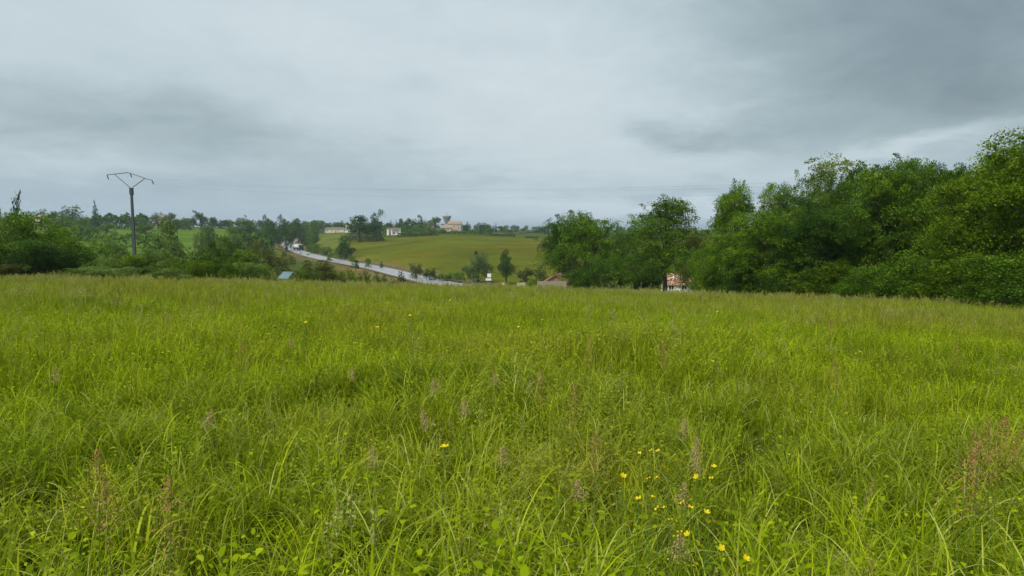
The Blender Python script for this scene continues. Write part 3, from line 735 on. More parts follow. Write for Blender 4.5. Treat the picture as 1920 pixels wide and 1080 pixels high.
# --- hedges
def hedge(px0, px1, y, top, mat, label, depth=3.0, seed=1, leafk=0.28):
    x0, _, z0, zt = at(px0, y, top); x1, _, z1, zt1 = at(px1, y, top); h = max(1.0, zt-min(z0, z1)); L = abs(x1-x0)
    me = hedge_proto('hedge', seed, int(max(500, 170*L/h)), leafk, aspect=L/h)
    o = link('hedge', me); o.location = ((x0+x1)/2, y, min(z0, z1)-0.1); o.scale = (h, depth, h)
    o.material_slots[0].link = 'OBJECT'; o.material_slots[0].material = LM[mat]; tag(o, label, 'hedge'); return o
hedge(178, 282, 480, 401, 'dark', 'long dark clipped conifer hedge on the left ridge', 4, 3)
hedge(825, 925, 520, 432, 'green', 'bright green clipped hedge below the pink house', 3, 4)
hedge(920, 966, 500, 438, 'dark', 'dark hedge continuing right of the bright clipped hedge', 3, 5)
hedge(640, 720, 445, 441, 'brown', 'low scrubby hedge under the hilltop tree clump', 3, 6)
hedge(438, 512, 350, 436, 'dark', 'hedge along the top of the olive field patch', 4, 7)
hedge(985, 1010, 470, 443, 'dark', 'short hedge piece at the top right corner of the hill field', 3, 8)
hedge(118, 182, 330, 424, 'green', 'green hedge in the fields behind the left thicket', 4, 10)
hedge(180, 300, 300, 436, 'green', 'hedge between fields behind the concrete pole', 4, 11)
hedge(745, 822, 480, 436, 'dark', 'dark hedge along the village side of the hill field', 3, 12)

# ------------------------------------------------------------------ buildings
def gable_house(name, px, y, wpx, eave_row, ridge_row, label, wall, roof, depth=8, rz=0.0, wins=((-.25,.55),( .25,.55)), door=None, chim=None, ww=1.0, wh=1.2, base=0.0, skylight=None):
    x, _, z, ze = at(px, y, eave_row); zr = at(px, y, ridge_row)[3]; d = y*CP; W = wpx*d/FPX
    z -= base; he = ze-z; hr = zr-z
    e = empty(name, (x, y+depth/2, z), rz); tag(e, label, 'house')
    w2, d2 = W/2, depth/2
    MB().box(-w2, -d2, -0.6, w2, d2, he).prism([(-0.01,he-0.02),(0.01,he-0.02),(0.0,he)], -d2, d2).build('wall', wall, e)
    for sx in (-1, 1):
        a, b = sx*w2, sx*(w2-.2); gb = MB(); gb.v = [(a,-d2,he),(a,d2,he),(a,0,hr-0.1),(b,-d2,he),(b,d2,he),(b,0,hr-0.1)]
        gb.f = [(0,2,1),(3,4,5),(0,3,5,2),(1,2,5,4),(0,1,4,3)]; gb.build('gable', wall, e)
    o = 0.35; t = 0.18; r = MB(); k = (hr-he)/d2
    for s in (-1, 1):
        a = (s*(d2+o)); za = he-o*k
        r.v += [(-w2-o,a,za),(w2+o,a,za),(w2+o,0,hr),(-w2-o,0,hr),(-w2-o,a,za+t),(w2+o,a,za+t),(w2+o,0,hr+t),(-w2-o,0,hr+t)]
        b = len(r.v)-8; r.f += [(b,b+1,b+2,b+3),(b+4,b+7,b+6,b+5),(b,b+4,b+5,b+1),(b+3,b+2,b+6,b+7),(b,b+3,b+7,b+4),(b+1,b+5,b+6,b+2)]
    rf = r.build('roof', roof, e)
    if chim is not None: MB().box(chim-.35, -.3, hr-0.6, chim+.35, .3, hr+0.9).build('chimney', wall, rf)
    if skylight is not None:
        f = 0.45; yy = -d2*f; zz = hr-(hr-he)*f
        s = MB(); s.box(-.34,-.28,0,.34,.28,.06); q = s.build('skylight', M_SIGN, rf); q.location = (skylight, yy, zz+t+.02); q.rotation_euler = (math.atan(k), 0, 0)
    for fx, fz in wins:
        cx = fx*W; cz = he*fz; wn = empty('window', (cx, -d2, cz)); wn.parent = e
        MB().box(-ww/2, -0.03, -wh/2, ww/2, 0.02, wh/2).build('pane', M_GLASS, wn)
        f = MB(); f.box(-ww/2-.08,-.06,wh/2,ww/2+.08,.03,wh/2+.1).box(-ww/2-.12,-.10,-wh/2-.1,ww/2+.12,.03,-wh/2).box(-ww/2-.08,-.06,-wh/2,-ww/2,.03,wh/2).box(ww/2,-.06,-wh/2,ww/2+.08,.03,wh/2).box(-.03,-.055,-wh/2,.03,.0,wh/2)
        f.build('frame', M_SIGN, wn)
    if door is not None:
        MB().box(door*W-.5, -d2-.04, 0, door*W+.5, -d2+.02, 2.1).build('door', M_SHUT, e)
    return e, W, he, hr, d2
# pink house with a lower wing, by the water tower
e, W, he, hr, d2 = gable_house('village_house', 852, 560, 24, 419.5, 415, 'two storey pink house beside the water tower', M_PINK, M_TILEP, 8, wins=((-.3,.75),(0,.75),(.3,.75),(-.3,.4),(.3,.4)), chim=-3.2, ww=0.9, wh=1.1)
gable_house('village_house', 835, 552, 20, 427, 422.5, 'low pale wing roofed house in front of the water tower', M_SAND, M_TILEP, 7, rz=0.15, wins=((-.2,.6),(.2,.6)))
gable_house('village_house', 805, 580, 12, 427, 423, 'small tan gabled house among trees left of the water tower', M_SAND, M_TILEP, 6, rz=0.5, wins=((0,.6),))
gable_house('village_house', 302, 600, 26, 409, 404, 'tan roofed house half hidden on the left ridge', M_SAND, M_TILEP, 8, wins=((-.2,.6),(.2,.6)))
gable_house('village_house', 632, 640, 46, 429.5, 426.5, 'long low cream house at the top of the hill field', M_CREAM, M_TILEG, 8, wins=((-.4,.55),(-.2,.55),(.05,.55),(.3,.55)), door=-.05)
gable_house('village_house', 651, 630, 7, 426, 422, 'narrow white gabled building at the end of the long cream house', M_WHITE, M_TILEP, 6, wins=((0,.6),))
gable_house('village_house', 68, 430, 14, 407, 403, 'small cream walled house on the left ridge by the conifer', M_CREAM, M_TILEP, 7, wins=((0,.6),))

def arched_house():
    x, y, z, zt = at(738, 515, 427); W = 25*515/FPX; h = zt-z; e = empty('white_villa', (x, y, z), 0.12)
    tag(e, 'small white house with arched openings at the edge of the hill field', 'house')
    mb = MB(); w2 = W/2; t = 0.35
    mb.box(-w2, 1.2, -.5, w2, 7, h-.9)
    mb.box(-w2, 0, -.5, -w2+1.6, t, h-.9).box(-w2+3.2, 0, -.5, -w2+4.0, t, h-.9).box(w2-.5, 0, -.5, w2, t, h-.9)
    # arch over the left opening
    n = 8; x0, x1 = -w2+1.6, -w2+3.2; cx = (x0+x1)/2; R = (x1-x0)/2; zc = h-.9-1.2
    for k in range(n):
        a0, a1 = math.pi*k/n, math.pi*(k+1)/n
        p = [(cx-R*math.cos(a0), zc+R*math.sin(a0)), (cx-R*math.cos(a1), zc+R*math.sin(a1)), (cx-R*math.cos(a1), h-.9), (cx-R*math.cos(a0), h-.9)]
        mb.prism(p, 0, t)
    mb.box(-w2+4.0, 0, h-1.5, w2-.5, t, h-.9); mb.build('wall', M_WHITE, e)
    r = MB(); r.prism([(-w2-.3,h-.9),(w2+.3,h-.9),(w2-.2,h),(-w2+.2,h)], -.3, 7.2); r.build('roof', M_TILEP, e)
    s = MB()
    for k in range(5): s.box(-w2+4.3+k*.5, -1.6+0.25*k, -.5, -w2+4.3+(k+1)*.5, .0, .2+k*.25)
    s.build('terrace_steps', M_WHITE, e)
    MB().box(-w2+1.9, 1.14, 0, -w2+2.9, 1.19, 2.1).build('door', M_SHUT, e)
    MB().box(-w2+4.8, 1.14, 1, -w2+6.4, 1.19, 2.2).build('window', M_GLASS, e)
arched_house()

# nearer houses below the meadow's edge
gable_house('tiled_cottage', 1275, 118, 48, 533, 516, 'cottage with an orange tiled roof and skylight behind the meadow edge', M_WHITE, M_TILE, 6, rz=-0.10, wins=((-.28,.80),(.22,.80)), skylight=-0.9, ww=.8, wh=.9)
gable_house('tiled_cottage', 1048, 86, 30, 527, 516, 'pinkish house half hidden by the broad round tree', M_SALM, M_TILE, 2.6, rz=1.25, wins=((0,.7),), ww=.5, wh=.6)
gable_house('tiled_cottage', 1036, 76, 44, 539, 532, 'low building with a grey brown roof just above the grass line', M_SAND, M_TILEG, 3, rz=-0.05, wins=((-.2,.7),(.2,.7)), ww=.5, wh=.4)

def shed():
    x, y, z, zt = at(531, 70, 511); ze = at(531, 70, 521)[3]; W = 17*70/FPX; e = empty('blue_shed', (x, y, z), -0.12)
    tag(e, 'small shed with a pale blue grey sheet roof in the hedge', 'shed'); h = zt-z; he = ze-z-0.12; w2 = W/2
    MB().box(-w2, 0, -.3, w2, 1.2, he).build('wall', M_TARPD, e)
    r = MB()
    for k in range(14):
        a = -w2-.1+(W+.2)*k/14; b = -w2-.1+(W+.2)*(k+1)/14; m = (a+b)/2; y0, y1 = -.15, 1.35
        for (p, q, up0, up1) in ((a, m, 0, .03), (m, b, .03, 0)):
            r.quad((p,y0,he+up0+.02),(q,y0,he+up1+.02),(q,y1,h+up1),(p,y1,h+up0))
            r.quad((p,y0,he-.0),(p,y1,h-.05),(q,y1,h-.05),(q,y0,he-.0))
    r.build('roof', M_TARP, e)
    MB().box(-.35, -.03, 0, .35, -.005, he-.15).build('door', M_TARP, e)
shed()

def water_tower():
    x, y, z, zt = at(838, 760, 405.0); h = zt-z; R = 8.0*760/FPX; e = empty('water_tower', (x, y, z)); tag(e, 'grey concrete water tower with a flared cup on the skyline', 'water tower')
    def lathe(prof, n=32):
        mb = MB()
        for r, zz in prof: mb.v += [(r*math.cos(2*math.pi*k/n), r*math.sin(2*math.pi*k/n), zz) for k in range(n)]
        for i in range(len(prof)-1):
            for k in range(n): k2 = (k+1) % n; mb.f.append((i*n+k, i*n+k2, (i+1)*n+k2, (i+1)*n+k))
        mb.f.append(tuple(range(len(prof)*n-n, len(prof)*n))); return mb
    lathe([(2.2,-1),(1.9,h-9.2)]).build('shaft', M_TOWER, e, True)
    lathe([(1.9,h-9.2),(2.2,h-8.3),(R*.96,h-1.4),(R,h-1.2),(R,h)]).build('tank', M_TOWER, e, False)
    lathe([(R*.95,h+.003),(R*.3,h+.9),(.3,h+1.0)]).build('roof', M_TOWER, e, True)
    MB().tube([(0,0,h+.9),(0,0,h+4.2)], .12, 6).tube([(-.8,0,h+3.2),(.8,0,h+3.2)], .08, 5).build('antenna', M_STEEL, e)
water_tower()

# ------------------------------------------------------------------ pole and wires
POLE = {}
def pole():
    x, y, z, zt = at(256, 88, 352); e = empty('utility_pole', (x, y, z)); tag(e, 'concrete power pole with a wide steel V crossarm, standing behind the left hedge', 'power pole'); h = zt-z
    s = y/FPX
    mb = MB(); b0, b1 = 0.21, 0.13
    for (za, zb, a, b) in ((-.5, h-.9, b0, b1),):
        mb.v += [(-a,-a*.8,za),(a,-a*.8,za),(a,a*.8,za),(-a,a*.8,za),(-b,-b*.8,zb),(b,-b*.8,zb),(b,b*.8,zb),(-b,b*.8,zb)]
        mb.f += [(0,3,2,1),(4,5,6,7),(0,1,5,4),(1,2,6,5),(2,3,7,6),(3,0,4,7)]
    mb.build('post', M_CONC, e); MB().box(-.2,-.17,h-.9,.2,.17,h).build('post_head', M_CONC, e)
    cx = 248
    def P(px, row, dy=0.0): 
        t = (540-row)/FPX; yy = y+dy; d = yy*CP; return ((px-cx)*s*1.0, dy, (352-row)*s + h)
    arm = MB(); arm.tube([P(204,328),P(218,326.8),P(243,324),P(262,330),P(275,335),P(287,338)], [.055,.06,.06,.06,.06,.055], 6); ao = arm.build('crossarm', M_STEEL, e)
    for a, b in ((P(218,327), P(245,351)), (P(274,335), P(251,351))): MB().tube([a, b], .05, 6).build('brace', M_STEEL, e)
    ends = []
    for px, row, ex, er in ((204,328,207,337),(247,324.5,250,333),(287,338,290,346)):
        a, b = Vector(P(px,row)), Vector(P(ex,er)); mb = MB(); mb.tube([a, b], .03, 6)
        for k in range(1, 6): c = a.lerp(b, k/6); c2 = a.lerp(b, k/6+.06); mb.tube([c, c2], .085, 8)
        mb.build('insulator', M_PORC, e); ends.append(b)
    M = Matrix.Rotation(0.0, 4, 'Y'); M.translation = e.location
    tgt = [(1990, 60, 312), (2010, 58, 322), (2000, 56, 334)]; lb = ['highest', 'middle', 'lowest']
    for k, (b, (px, yy, row)) in enumerate(zip(ends, tgt)):
        p0 = M @ b; X, Y, _, Zt = at(px, yy, row); p1 = Vector((X, Y, Zt)); pts = []
        for i in range(41):
            t = i/40; q = p0.lerp(p1, t); q.z -= 1.7*4*t*(1-t); pts.append(q)
        o = MB().tube(pts, .005, 5).build('power_cable', M_WIRE); tag(o, f'thin {lb[k]} of the three power cables strung from the concrete pole', 'cable', 'power cables from the concrete pole')
pole()

# ------------------------------------------------------------------ road furniture
def road_frame(s):
    i = min(int(s), len(ROADS)-2); f = s-i; p = ROADS[i]*(1-f)+ROADS[i+1]*f; t = ROADS[i+1]-ROADS[i]; t = t/np.linalg.norm(t[:2]); return p, t
def guardrail():
    P, t = road_frame(14); e = empty('guardrail', tuple(P)); tag(e, 'long grey guard rail along the far side of the valley road', 'guard rail')
    pts = []; d = 0; last = None; posts = []
    for i in range(18, 12*8+6):
        p, tt = ROADS[i], (ROADS[i+1]-ROADS[i]); tt = tt/np.linalg.norm(tt[:2]); n = np.array([tt[1], -tt[0]])
        pts.append((p[0]+n[0]*4.8-P[0], p[1]+n[1]*4.8-P[1], p[2]-P[2]))
    beam = MB(); prof = [(0,.42),(.05,.46),(.05,.52),(0,.56),(.05,.60),(.05,.68),(0,.72)]
    for a, b in zip(pts, pts[1:]):
        for (o1, z1), (o2, z2) in zip(prof, prof[1:]): beam.quad((a[0]-o1,a[1]-o1,a[2]+z1),(b[0]-o1,b[1]-o1,b[2]+z1),(b[0]-o2,b[1]-o2,b[2]+z2),(a[0]-o2,a[1]-o2,a[2]+z2))
    beam.build('beam', M_STEEL, e)
    proto = MB().box(-.06,-.05,-.5,.06,.05,.70).mesh('post', M_STEEL); c = 0
    for a, b in zip(pts, pts[1:]):
        L = math.dist(a, b); c += L
        if c >= 4 and len(posts) < 95:
            c = 0; o = link('post', proto, e); o.location = (b[0]+.08, b[1]+.08, b[2]); posts.append(o)
guardrail()

def lorry():
    i = 12*8-4; p, t = road_frame(i); n = np.array([t[1], -t[0]])
    e = empty('lorry', (p[0]+n[0]*1.9, p[1]+n[1]*1.9, p[2]), math.atan2(-t[1], -t[0])+0.22); tag(e, 'white roofed articulated lorry driving down the valley road', 'lorry')
    MB().box(-9.5,-1.28,1.2,3.2,1.28,4.0).build('trailer', M_TRUCKW, e)
    MB().box(-9.4,-1.31,1.0,3.1,-1.285,1.9).box(-9.4,1.285,1.0,3.1,1.31,1.9).build('side_skirt', M_TRUCKD, e)
    MB().box(-9.3,-1.1,.9,5.9,1.1,1.19).build('chassis', M_RUB, e)
    cab = MB(); cab.v = []; cab.prism([(3.7,.6),(6.2,.6),(6.3,1.8),(6.0,3.2),(5.2,3.7),(3.7,3.7)], -1.22, 1.22); c = cab.build('cab', M_TRUCKD, e)
    ws = MB(); ws.quad((6.33,-1.05,1.95),(6.33,1.05,1.95),(6.07,1.05,3.1),(6.07,-1.05,3.1)); ws.build('windscreen', M_GLASS, c)
    wm = MB().tube([(0,-.16,0),(0,.16,0)], .5, 16).mesh('wheel', M_RUB)
    for wx in (-8.2,-6.9,-5.6,4.0,5.6):
        for sy in (-1,1): o = link('wheel', wm, e); o.location = (wx, sy*1.05, .5)
lorry()

def road_sign():
    x, y, z, zt = at(917, 168, 513); z0 = z; e = empty('road_sign', (x, y, z), 0.1); h = zt-z; tag(e, 'white road sign with two stacked panels beside the willow', 'sign'); s = y/FPX
    for sx in (-.45, .35): MB().tube([(sx,.04,-.3),(sx,.04,h-.05)], .04, 8).build('post', M_STEEL, e)
    MB().box(-.45,-.03,h-7*s,.62,0,h).build('panel', M_SIGN, e)
    MB().box(-.85,-.03,h-13*s,.55,0,h-9*s).build('panel', M_SIGN, e)
    MB().box(.52,-.035,h-7*s,.62,-.031,h).build('panel_edge', M_SIGNB, e)
road_sign()
for px0, px1, row0, row1, lb in ((940,950,531,535,'short pale yellow wall left of the dark gate bush'),(970,985,531,535.5,'pale yellow wall left of the round bright bush')):
    x, y, z, zt = at((px0+px1)/2, 150, row0); w = (px1-px0)*150/FPX; o = MB().box(-w/2,0,-.3,w/2,.25,zt-z).box(-w/2-.06,-.04,zt-z,w/2+.06,.29,zt-z+.08).build('garden_wall', M_CREAM); o.location = (x, y, z); tag(o, lb, 'wall')
plant('bush', 'bush', 953, 148, 528, 14, 'dark', 'small dark bush between the two pale yellow walls', cat='bush')
# fence posts on the meadow edge between the field trees
pm = MB().tube([(0,0,-.4),(0,0,.7),(.01,0,1.0)], [.04,.038,.03], 7)
pm = pm.mesh('fence_post', M_WOOD)
for k, (px, row) in enumerate(((1128,529),(1141,530),(1154,529),(1185,529),(1202,528),(1221,530),(1242,526))):
    x, y, z, zt = at(px, 56, row); o = link('fence_post', pm); o.location = (x, y, z); o.scale = (1,1,max(.6, zt-z-.04)); o.rotation_euler = (0.02*math.sin(k*3), 0.05*math.sin(k*2.1), k)
    tag(o, 'weathered wooden fence post at the meadow edge between the field trees', 'fence post', 'fence posts at the meadow edge')

# ------------------------------------------------------------------ meadow grass
def grass_mat():
    m, N = new_mat('meadow_grass')
    a = N.n('ShaderNodeAttribute', attribute_name='tint').outputs['Fac']
    hgt = N.n('ShaderNodeAttribute', attribute_name='along').outputs['Fac']
    dry = N.n('ShaderNodeAttribute', attribute_name='dry').outputs['Fac']
    oi = N.n('ShaderNodeObjectInfo').outputs['Random']
    pos = N.n('ShaderNodeNewGeometry').outputs['Position']
    n1 = N.noise(pos, 0.35, 4, 0.6, 0.5); n2 = N.noise(pos, 1.3, 3, 0.6)
    f = N.m('ADD', a, N.m('ADD', N.m('MULTIPLY', N.m('SUBTRACT', oi, 0.5), 0.30), N.m('ADD', N.m('MULTIPLY', N.m('SUBTRACT', n1, 0.5), 0.8), N.m('MULTIPLY', N.m('SUBTRACT', n2, 0.5), 0.5))))
    c = N.ramp(f, [(0.0, (0.042,0.100,0.001)), (0.35, (0.168,0.258,0.0005)), (0.65, (0.300,0.385,0.0005)), (1.0, (0.520,0.600,0.020))])
    c = N.mix(N.m('MULTIPLY', hgt, 0.22), c, (0.46,0.50,0.04))
    n3 = N.noise(pos, 0.13, 5, 0.65, 0.8); n4 = N.noise(pos, 0.55, 4, 0.7, 0.4)
    c = N.mix(N.m('MULTIPLY', N.sstep(n3, 0.44, 0.64), 0.50), c, (0.30,0.26,0.036))
    c = N.mix(N.m('MULTIPLY', N.sstep(n4, 0.52, 0.70), 0.40), c, (0.090,0.155,0.006))
    dc = N.ramp(a, [(0.0, (0.20,0.14,0.03)), (0.5, (0.34,0.32,0.09)), (1.0, (0.60,0.60,0.26))])
    c = N.mix(dry, c, dc)
    d = N.n('ShaderNodeBsdfPrincipled', ins={'Base Color': c, 'Roughness': 0.55, 'Specular IOR Level': 0.05})
    t = N.n('ShaderNodeBsdfTranslucent', ins={'Color': N.mix(0.3, c, (0.36,0.48,0.002))})
    mx = N.n('ShaderNodeMixShader', ins={0: 0.36, 1: d.outputs[0], 2: t.outputs[0]})
    N.n('ShaderNodeOutputMaterial', ins={0: mx.outputs[0]}); return m
M_GRASS = grass_mat()

def blades(rng, n, rad, L0, L1, w0, w1, segs, bend0, bend1, lean=0.25):
    """curved tapering blades -> V, F, tint, along"""
    th = rng.uniform(0, 2*np.pi, n); rr = rad*np.sqrt(rng.random(n)); base = np.stack([rr*np.cos(th), rr*np.sin(th), np.zeros(n)], 1)
    a = rng.uniform(0, 2*np.pi, n); L = rng.uniform(L0, L1, n); W = rng.uniform(w0, w1, n)
    bend = rng.uniform(bend0, bend1, n); start = np.abs(rng.normal(0, lean, n)); twist = rng.normal(0, 0.6, n)
    P = base.copy(); rows = []; 
    for k in range(segs+1):
        t = k/segs
        ang = start + bend*t**1.8
        wv = W*np.clip(min(1.0, 0.55+t*1.6)*(1-t**2.2)+0.02, 0, 1)
        sa = a + np.pi/2 + twist*t
        side = np.stack([np.cos(sa), np.sin(sa), np.zeros(n)], 1)*wv[:, None]*0.5
        rows.append((P-side, P+side))
        step = (L/segs)[:, None]*np.stack([np.sin(ang)*np.cos(a), np.sin(ang)*np.sin(a), np.cos(ang)], 1); P = P+step
    V = np.stack([np.stack(r, 1) for r in rows], 1)   # n, segs+1, 2, 3
    idx = np.arange(n*(segs+1)*2).reshape(n, segs+1, 2)
    F = np.stack([idx[:, :-1, 0], idx[:, :-1, 1], idx[:, 1:, 1], idx[:, 1:, 0]], -1).reshape(-1, 4)
    tint = np.repeat(np.clip(rng.normal(0.43, 0.25, n), -.2, 1.2), (segs+1)*2); along = np.tile(np.repeat(np.linspace(0, 1, segs+1), 2), n)
    return V.reshape(-1, 3), F, tint, along, np.zeros(len(tint))

def seed_stalks(rng, n, rad, H0, H1, kind, big=1.0):
    """thin stems with airy panicles of small scales"""
    Vs = []; Fs = []; T = []; A = []; D = []; off = 0
    for _ in range(n):
        th = rng.uniform(0, 6.28); r = rad*math.sqrt(rng.random()); b = np.array([r*math.cos(th), r*math.sin(th), 0]); Hh = rng.uniform(H0, H1); a = rng.uniform(0, 6.28)
        lean = rng.uniform(0.02, 0.16); dr = np.array([math.cos(a), math.sin(a), 0]); pts = [b + dr*lean*Hh*(t**2) + np.array([0,0,Hh*t]) for t in (0, .35, .7, 1)]
        sw = np.array([-dr[1], dr[0], 0])*0.0016*big
        for s2 in (sw, dr*0.0016*big):
            v = []; 
            for p in pts: v += [p-s2, p+s2]
            Vs.append(np.array(v)); Fs.append(np.array([[0,1,3,2],[2,3,5,4],[4,5,7,6]])+off); off += 8; T += [0.5]*8; A += [0.4]*8; D += [0.35]*8
        m = {'panicle': 46, 'spike': 34, 'fog': 60}[kind]; hl = {'panicle': 0.15, 'spike': 0.09, 'fog': 0.11}[kind]; wd = {'panicle': 0.030, 'spike': 0.0035, 'fog': 0.014}[kind]
        t = rng.random(m); env = np.sin(np.pi*np.clip(t*0.9+0.1, 0, 1)); c = pts[-1] - np.array([0,0,1])*0 + (np.array([dr[0]*.3, dr[1]*.3, 1])*((t-0.9)*hl*big)[:, None]) + rng.normal(size=(m,3))*(wd*big*env)[:, None]*np.array([1,1,.6])
        sz = {'panicle': 0.0075, 'spike': 0.007, 'fog': 0.0085}[kind]*big*rng.uniform(.7, 1.4, m); dd = unit(rng.normal(size=(m,3))+np.array([0,0,1.0])); ss = unit(np.cross(dd, rng.normal(size=(m,3))))
        q = np.stack([c-dd*sz[:,None], c+ss*sz[:,None]*.45, c+dd*sz[:,None], c-ss*sz[:,None]*.45], 1).reshape(-1,3)
        Vs.append(q); Fs.append(np.arange(m*4).reshape(m,4)+off); off += m*4; tv = rng.uniform(.2,.8)
        T += list(np.repeat(np.clip(rng.normal(tv,.12,m),0,1), 4)); A += [1.0]*(m*4); D += [0.85]*(m*4)
    return np.concatenate(Vs), np.concatenate(Fs), np.array(T), np.array(A), np.array(D)

def broad_leaves(rng, n, rad, sz0, sz1, z0=.08, z1=.42):
    th = rng.uniform(0, 6.28, n); r = rad*np.sqrt(rng.random(n)); C = np.stack([r*np.cos(th), r*np.sin(th), rng.uniform(z0,z1,n)], 1)
    a = rng.uniform(0, 6.28, n); D = unit(np.stack([np.cos(a), np.sin(a), rng.normal(0.1,.35,n)], 1)); S = unit(np.cross(D, np.array([0,0,1.0])+rng.normal(size=(n,3))*.3)); N_ = np.cross(S, D)
    L = rng.uniform(sz0, sz1, n)[:, None]; W = L*0.28; ks = []
    pts = [C-D*L*.5, C-D*L*.2+S*W+N_*W*.3, C+D*L*.2+S*W*.8+N_*W*.2, C+D*L*.5-N_*W*.4, C+D*L*.2-S*W*.8+N_*W*.2, C-D*L*.2-S*W+N_*W*.3]
    V = np.stack(pts, 1); idx = np.arange(n*6).reshape(n, 6); F = np.concatenate([idx[:, [0,1,2,5]], idx[:, [5,2,3,4]]]); V = V.reshape(-1,3)
    return V, F, np.repeat(np.clip(rng.normal(.42,.2,n),0,1), 6), np.full(n*6, .3), np.zeros(n*6)

def join(*parts):
    off = 0; V = []; F = []; T = []; A = []; D = []
    for v, f, t, a, d in parts: V.append(v); F.append(f+off); T.append(t); A.append(a); D.append(d); off += len(v)
    return [np.concatenate(q) for q in (V, F, T, A, D)]
TUFTS = bpy.data.collections.new('grass_tufts'); NT_ = {}
def tuft(name, *parts):
    V, F, T, A, D = join(*parts); me = mesh_np(name, V, F, [M_GRASS], tint=T)
    for nm, arr in (('along', A), ('dry', D)):
        at_ = me.attributes.new(nm, 'FLOAT', 'POINT'); at_.data.foreach_set('value', arr.astype(np.float32))
    o = bpy.data.objects.new('%03d_%s' % (len(TUFTS.objects), name), me); TUFTS.objects.link(o); return len(TUFTS.objects)-1
rg = np.random.default_rng(77)
def dryb(p, f, rng):       # some blades of a tuft are straw coloured
    V, F, T, A, D = p; return V, F, T, A, D
def pale_(p, dry):
    return (p[0], p[1], np.clip(p[2]+.35, 0, 1), p[3], np.full(len(p[2]), dry))
near_t, mid_t, far_t, seed_n, seed_f, drytuft = [], [], [], [], [], []
def strawy(p, dv): return (*p[:4], np.full(len(p[2]), dv))
for k in range(8):
    near_t.append(tuft('near', blades(rg, 34, .15, .20, .52, .0042, .009, 7, .4, 2.0, .28), blades(rg, 24, .17, .16, .40, .004, .008, 6, .6, 2.4, .55), blades(rg, 10, .13, .42, .68, .006, .0115, 9, 1.3, 2.9, .15),
        pale_(blades(rg, 5, .13, .42, .68, .006, .011, 9, 1.6, 2.9, .15), .45), strawy(blades(rg, 4, .14, .25, .5, .003, .006, 6, .6, 2.2, .3), .8), broad_leaves(rg, 5, .16, .02, .045, .15, .5)))
for k in range(6): near_t.append(tuft('leafy', blades(rg, 30, .15, .16, .40, .004, .008, 6, .5, 2.0, .4), broad_leaves(rg, 46, .17, .015, .042, .12, .50), pale_(blades(rg, 3, .13, .4, .6, .005, .009, 8, 1.4, 2.6, .2), .4)))
for k in range(3): near_t.append(tuft('coarse', blades(rg, 20, .07, .3, .66, .009, .016, 9, 1.1, 2.5, .35), blades(rg, 20, .14, .16, .40, .004, .008, 6, .5, 2.0, .4)))
for k in range(6):
    mid_t.append(tuft('mid', blades(rg, 46, .24, .22, .54, .006, .011, 4, .4, 1.9, .28), blades(rg, 26, .26, .2, .44, .006, .012, 4, .6, 2.2, .55), blades(rg, 10, .2, .4, .62, .008, .013, 5, 1.2, 2.4, .15), strawy(blades(rg, 5, .2, .3, .55, .005, .009, 4, .6, 2.0, .3), .8), broad_leaves(rg, 9, .24, .025, .05, .15, .45)))
for k in range(4): mid_t.append(tuft('midleafy', blades(rg, 40, .24, .18, .42, .006, .012, 4, .5, 2.0, .5), broad_leaves(rg, 30, .26, .022, .05, .12, .44)))
for k in range(6): far_t.append(tuft('far', blades(rg, 60, .5, .28, .58, .012, .022, 3, .2, 1.6, .3), blades(rg, 26, .5, .25, .45, .014, .024, 3, .6, 2.0, .6), strawy(blades(rg, 8, .5, .4, .66, .008, .014, 3, .2, 1.2, .2), .8)))
for k in range(3): drytuft.append(tuft('dry', strawy(blades(rg, 70, .45, .3, .75, .009, .018, 3, .2, 1.4, .3), .85), blades(rg, 30, .45, .3, .6, .012, .02, 3, .3, 1.6, .35)))
for k in range(4): seed_n.append(tuft('seed', seed_stalks(rg, 4, .15, .5, .78, ['panicle','spike','fog','panicle'][k])))
for k in range(3): seed_f.append(tuft('seedfar', seed_stalks(rg, 9, .4, .5, .78, ['panicle','fog','spike'][k], 1.7)))

HEDGE = np.array([(26,30),(25,33),(23.7,40),(20.7,48),(17.5,56),(15.3,66)], float)
def in_field(x, y):
    xh = np.interp(y, HEDGE[:,1], HEDGE[:,0], left=29); lim = np.where(x < -9, 47.5, 58)
    return (x < xh) & (y < lim) & (y > -2)
def hn(x, y):      # slow patchiness of the sward height
    fade = np.clip(1.3-np.hypot(x, y)/22, 0.35, 1)
    a = 0.5+fade*(0.20*np.sin(x*0.9+1.7*np.sin(y*0.35))+0.20*np.sin(y*0.8+1.3*np.sin(x*0.5+2)))
    k = np.clip(1.2-np.hypot(x, y)/14, 0.2, 1)
    return a + k*0.36*np.sin(x*3.7+2*np.sin(y*2.3))*np.sin(y*4.1+1.7*np.sin(x*2.9+1))
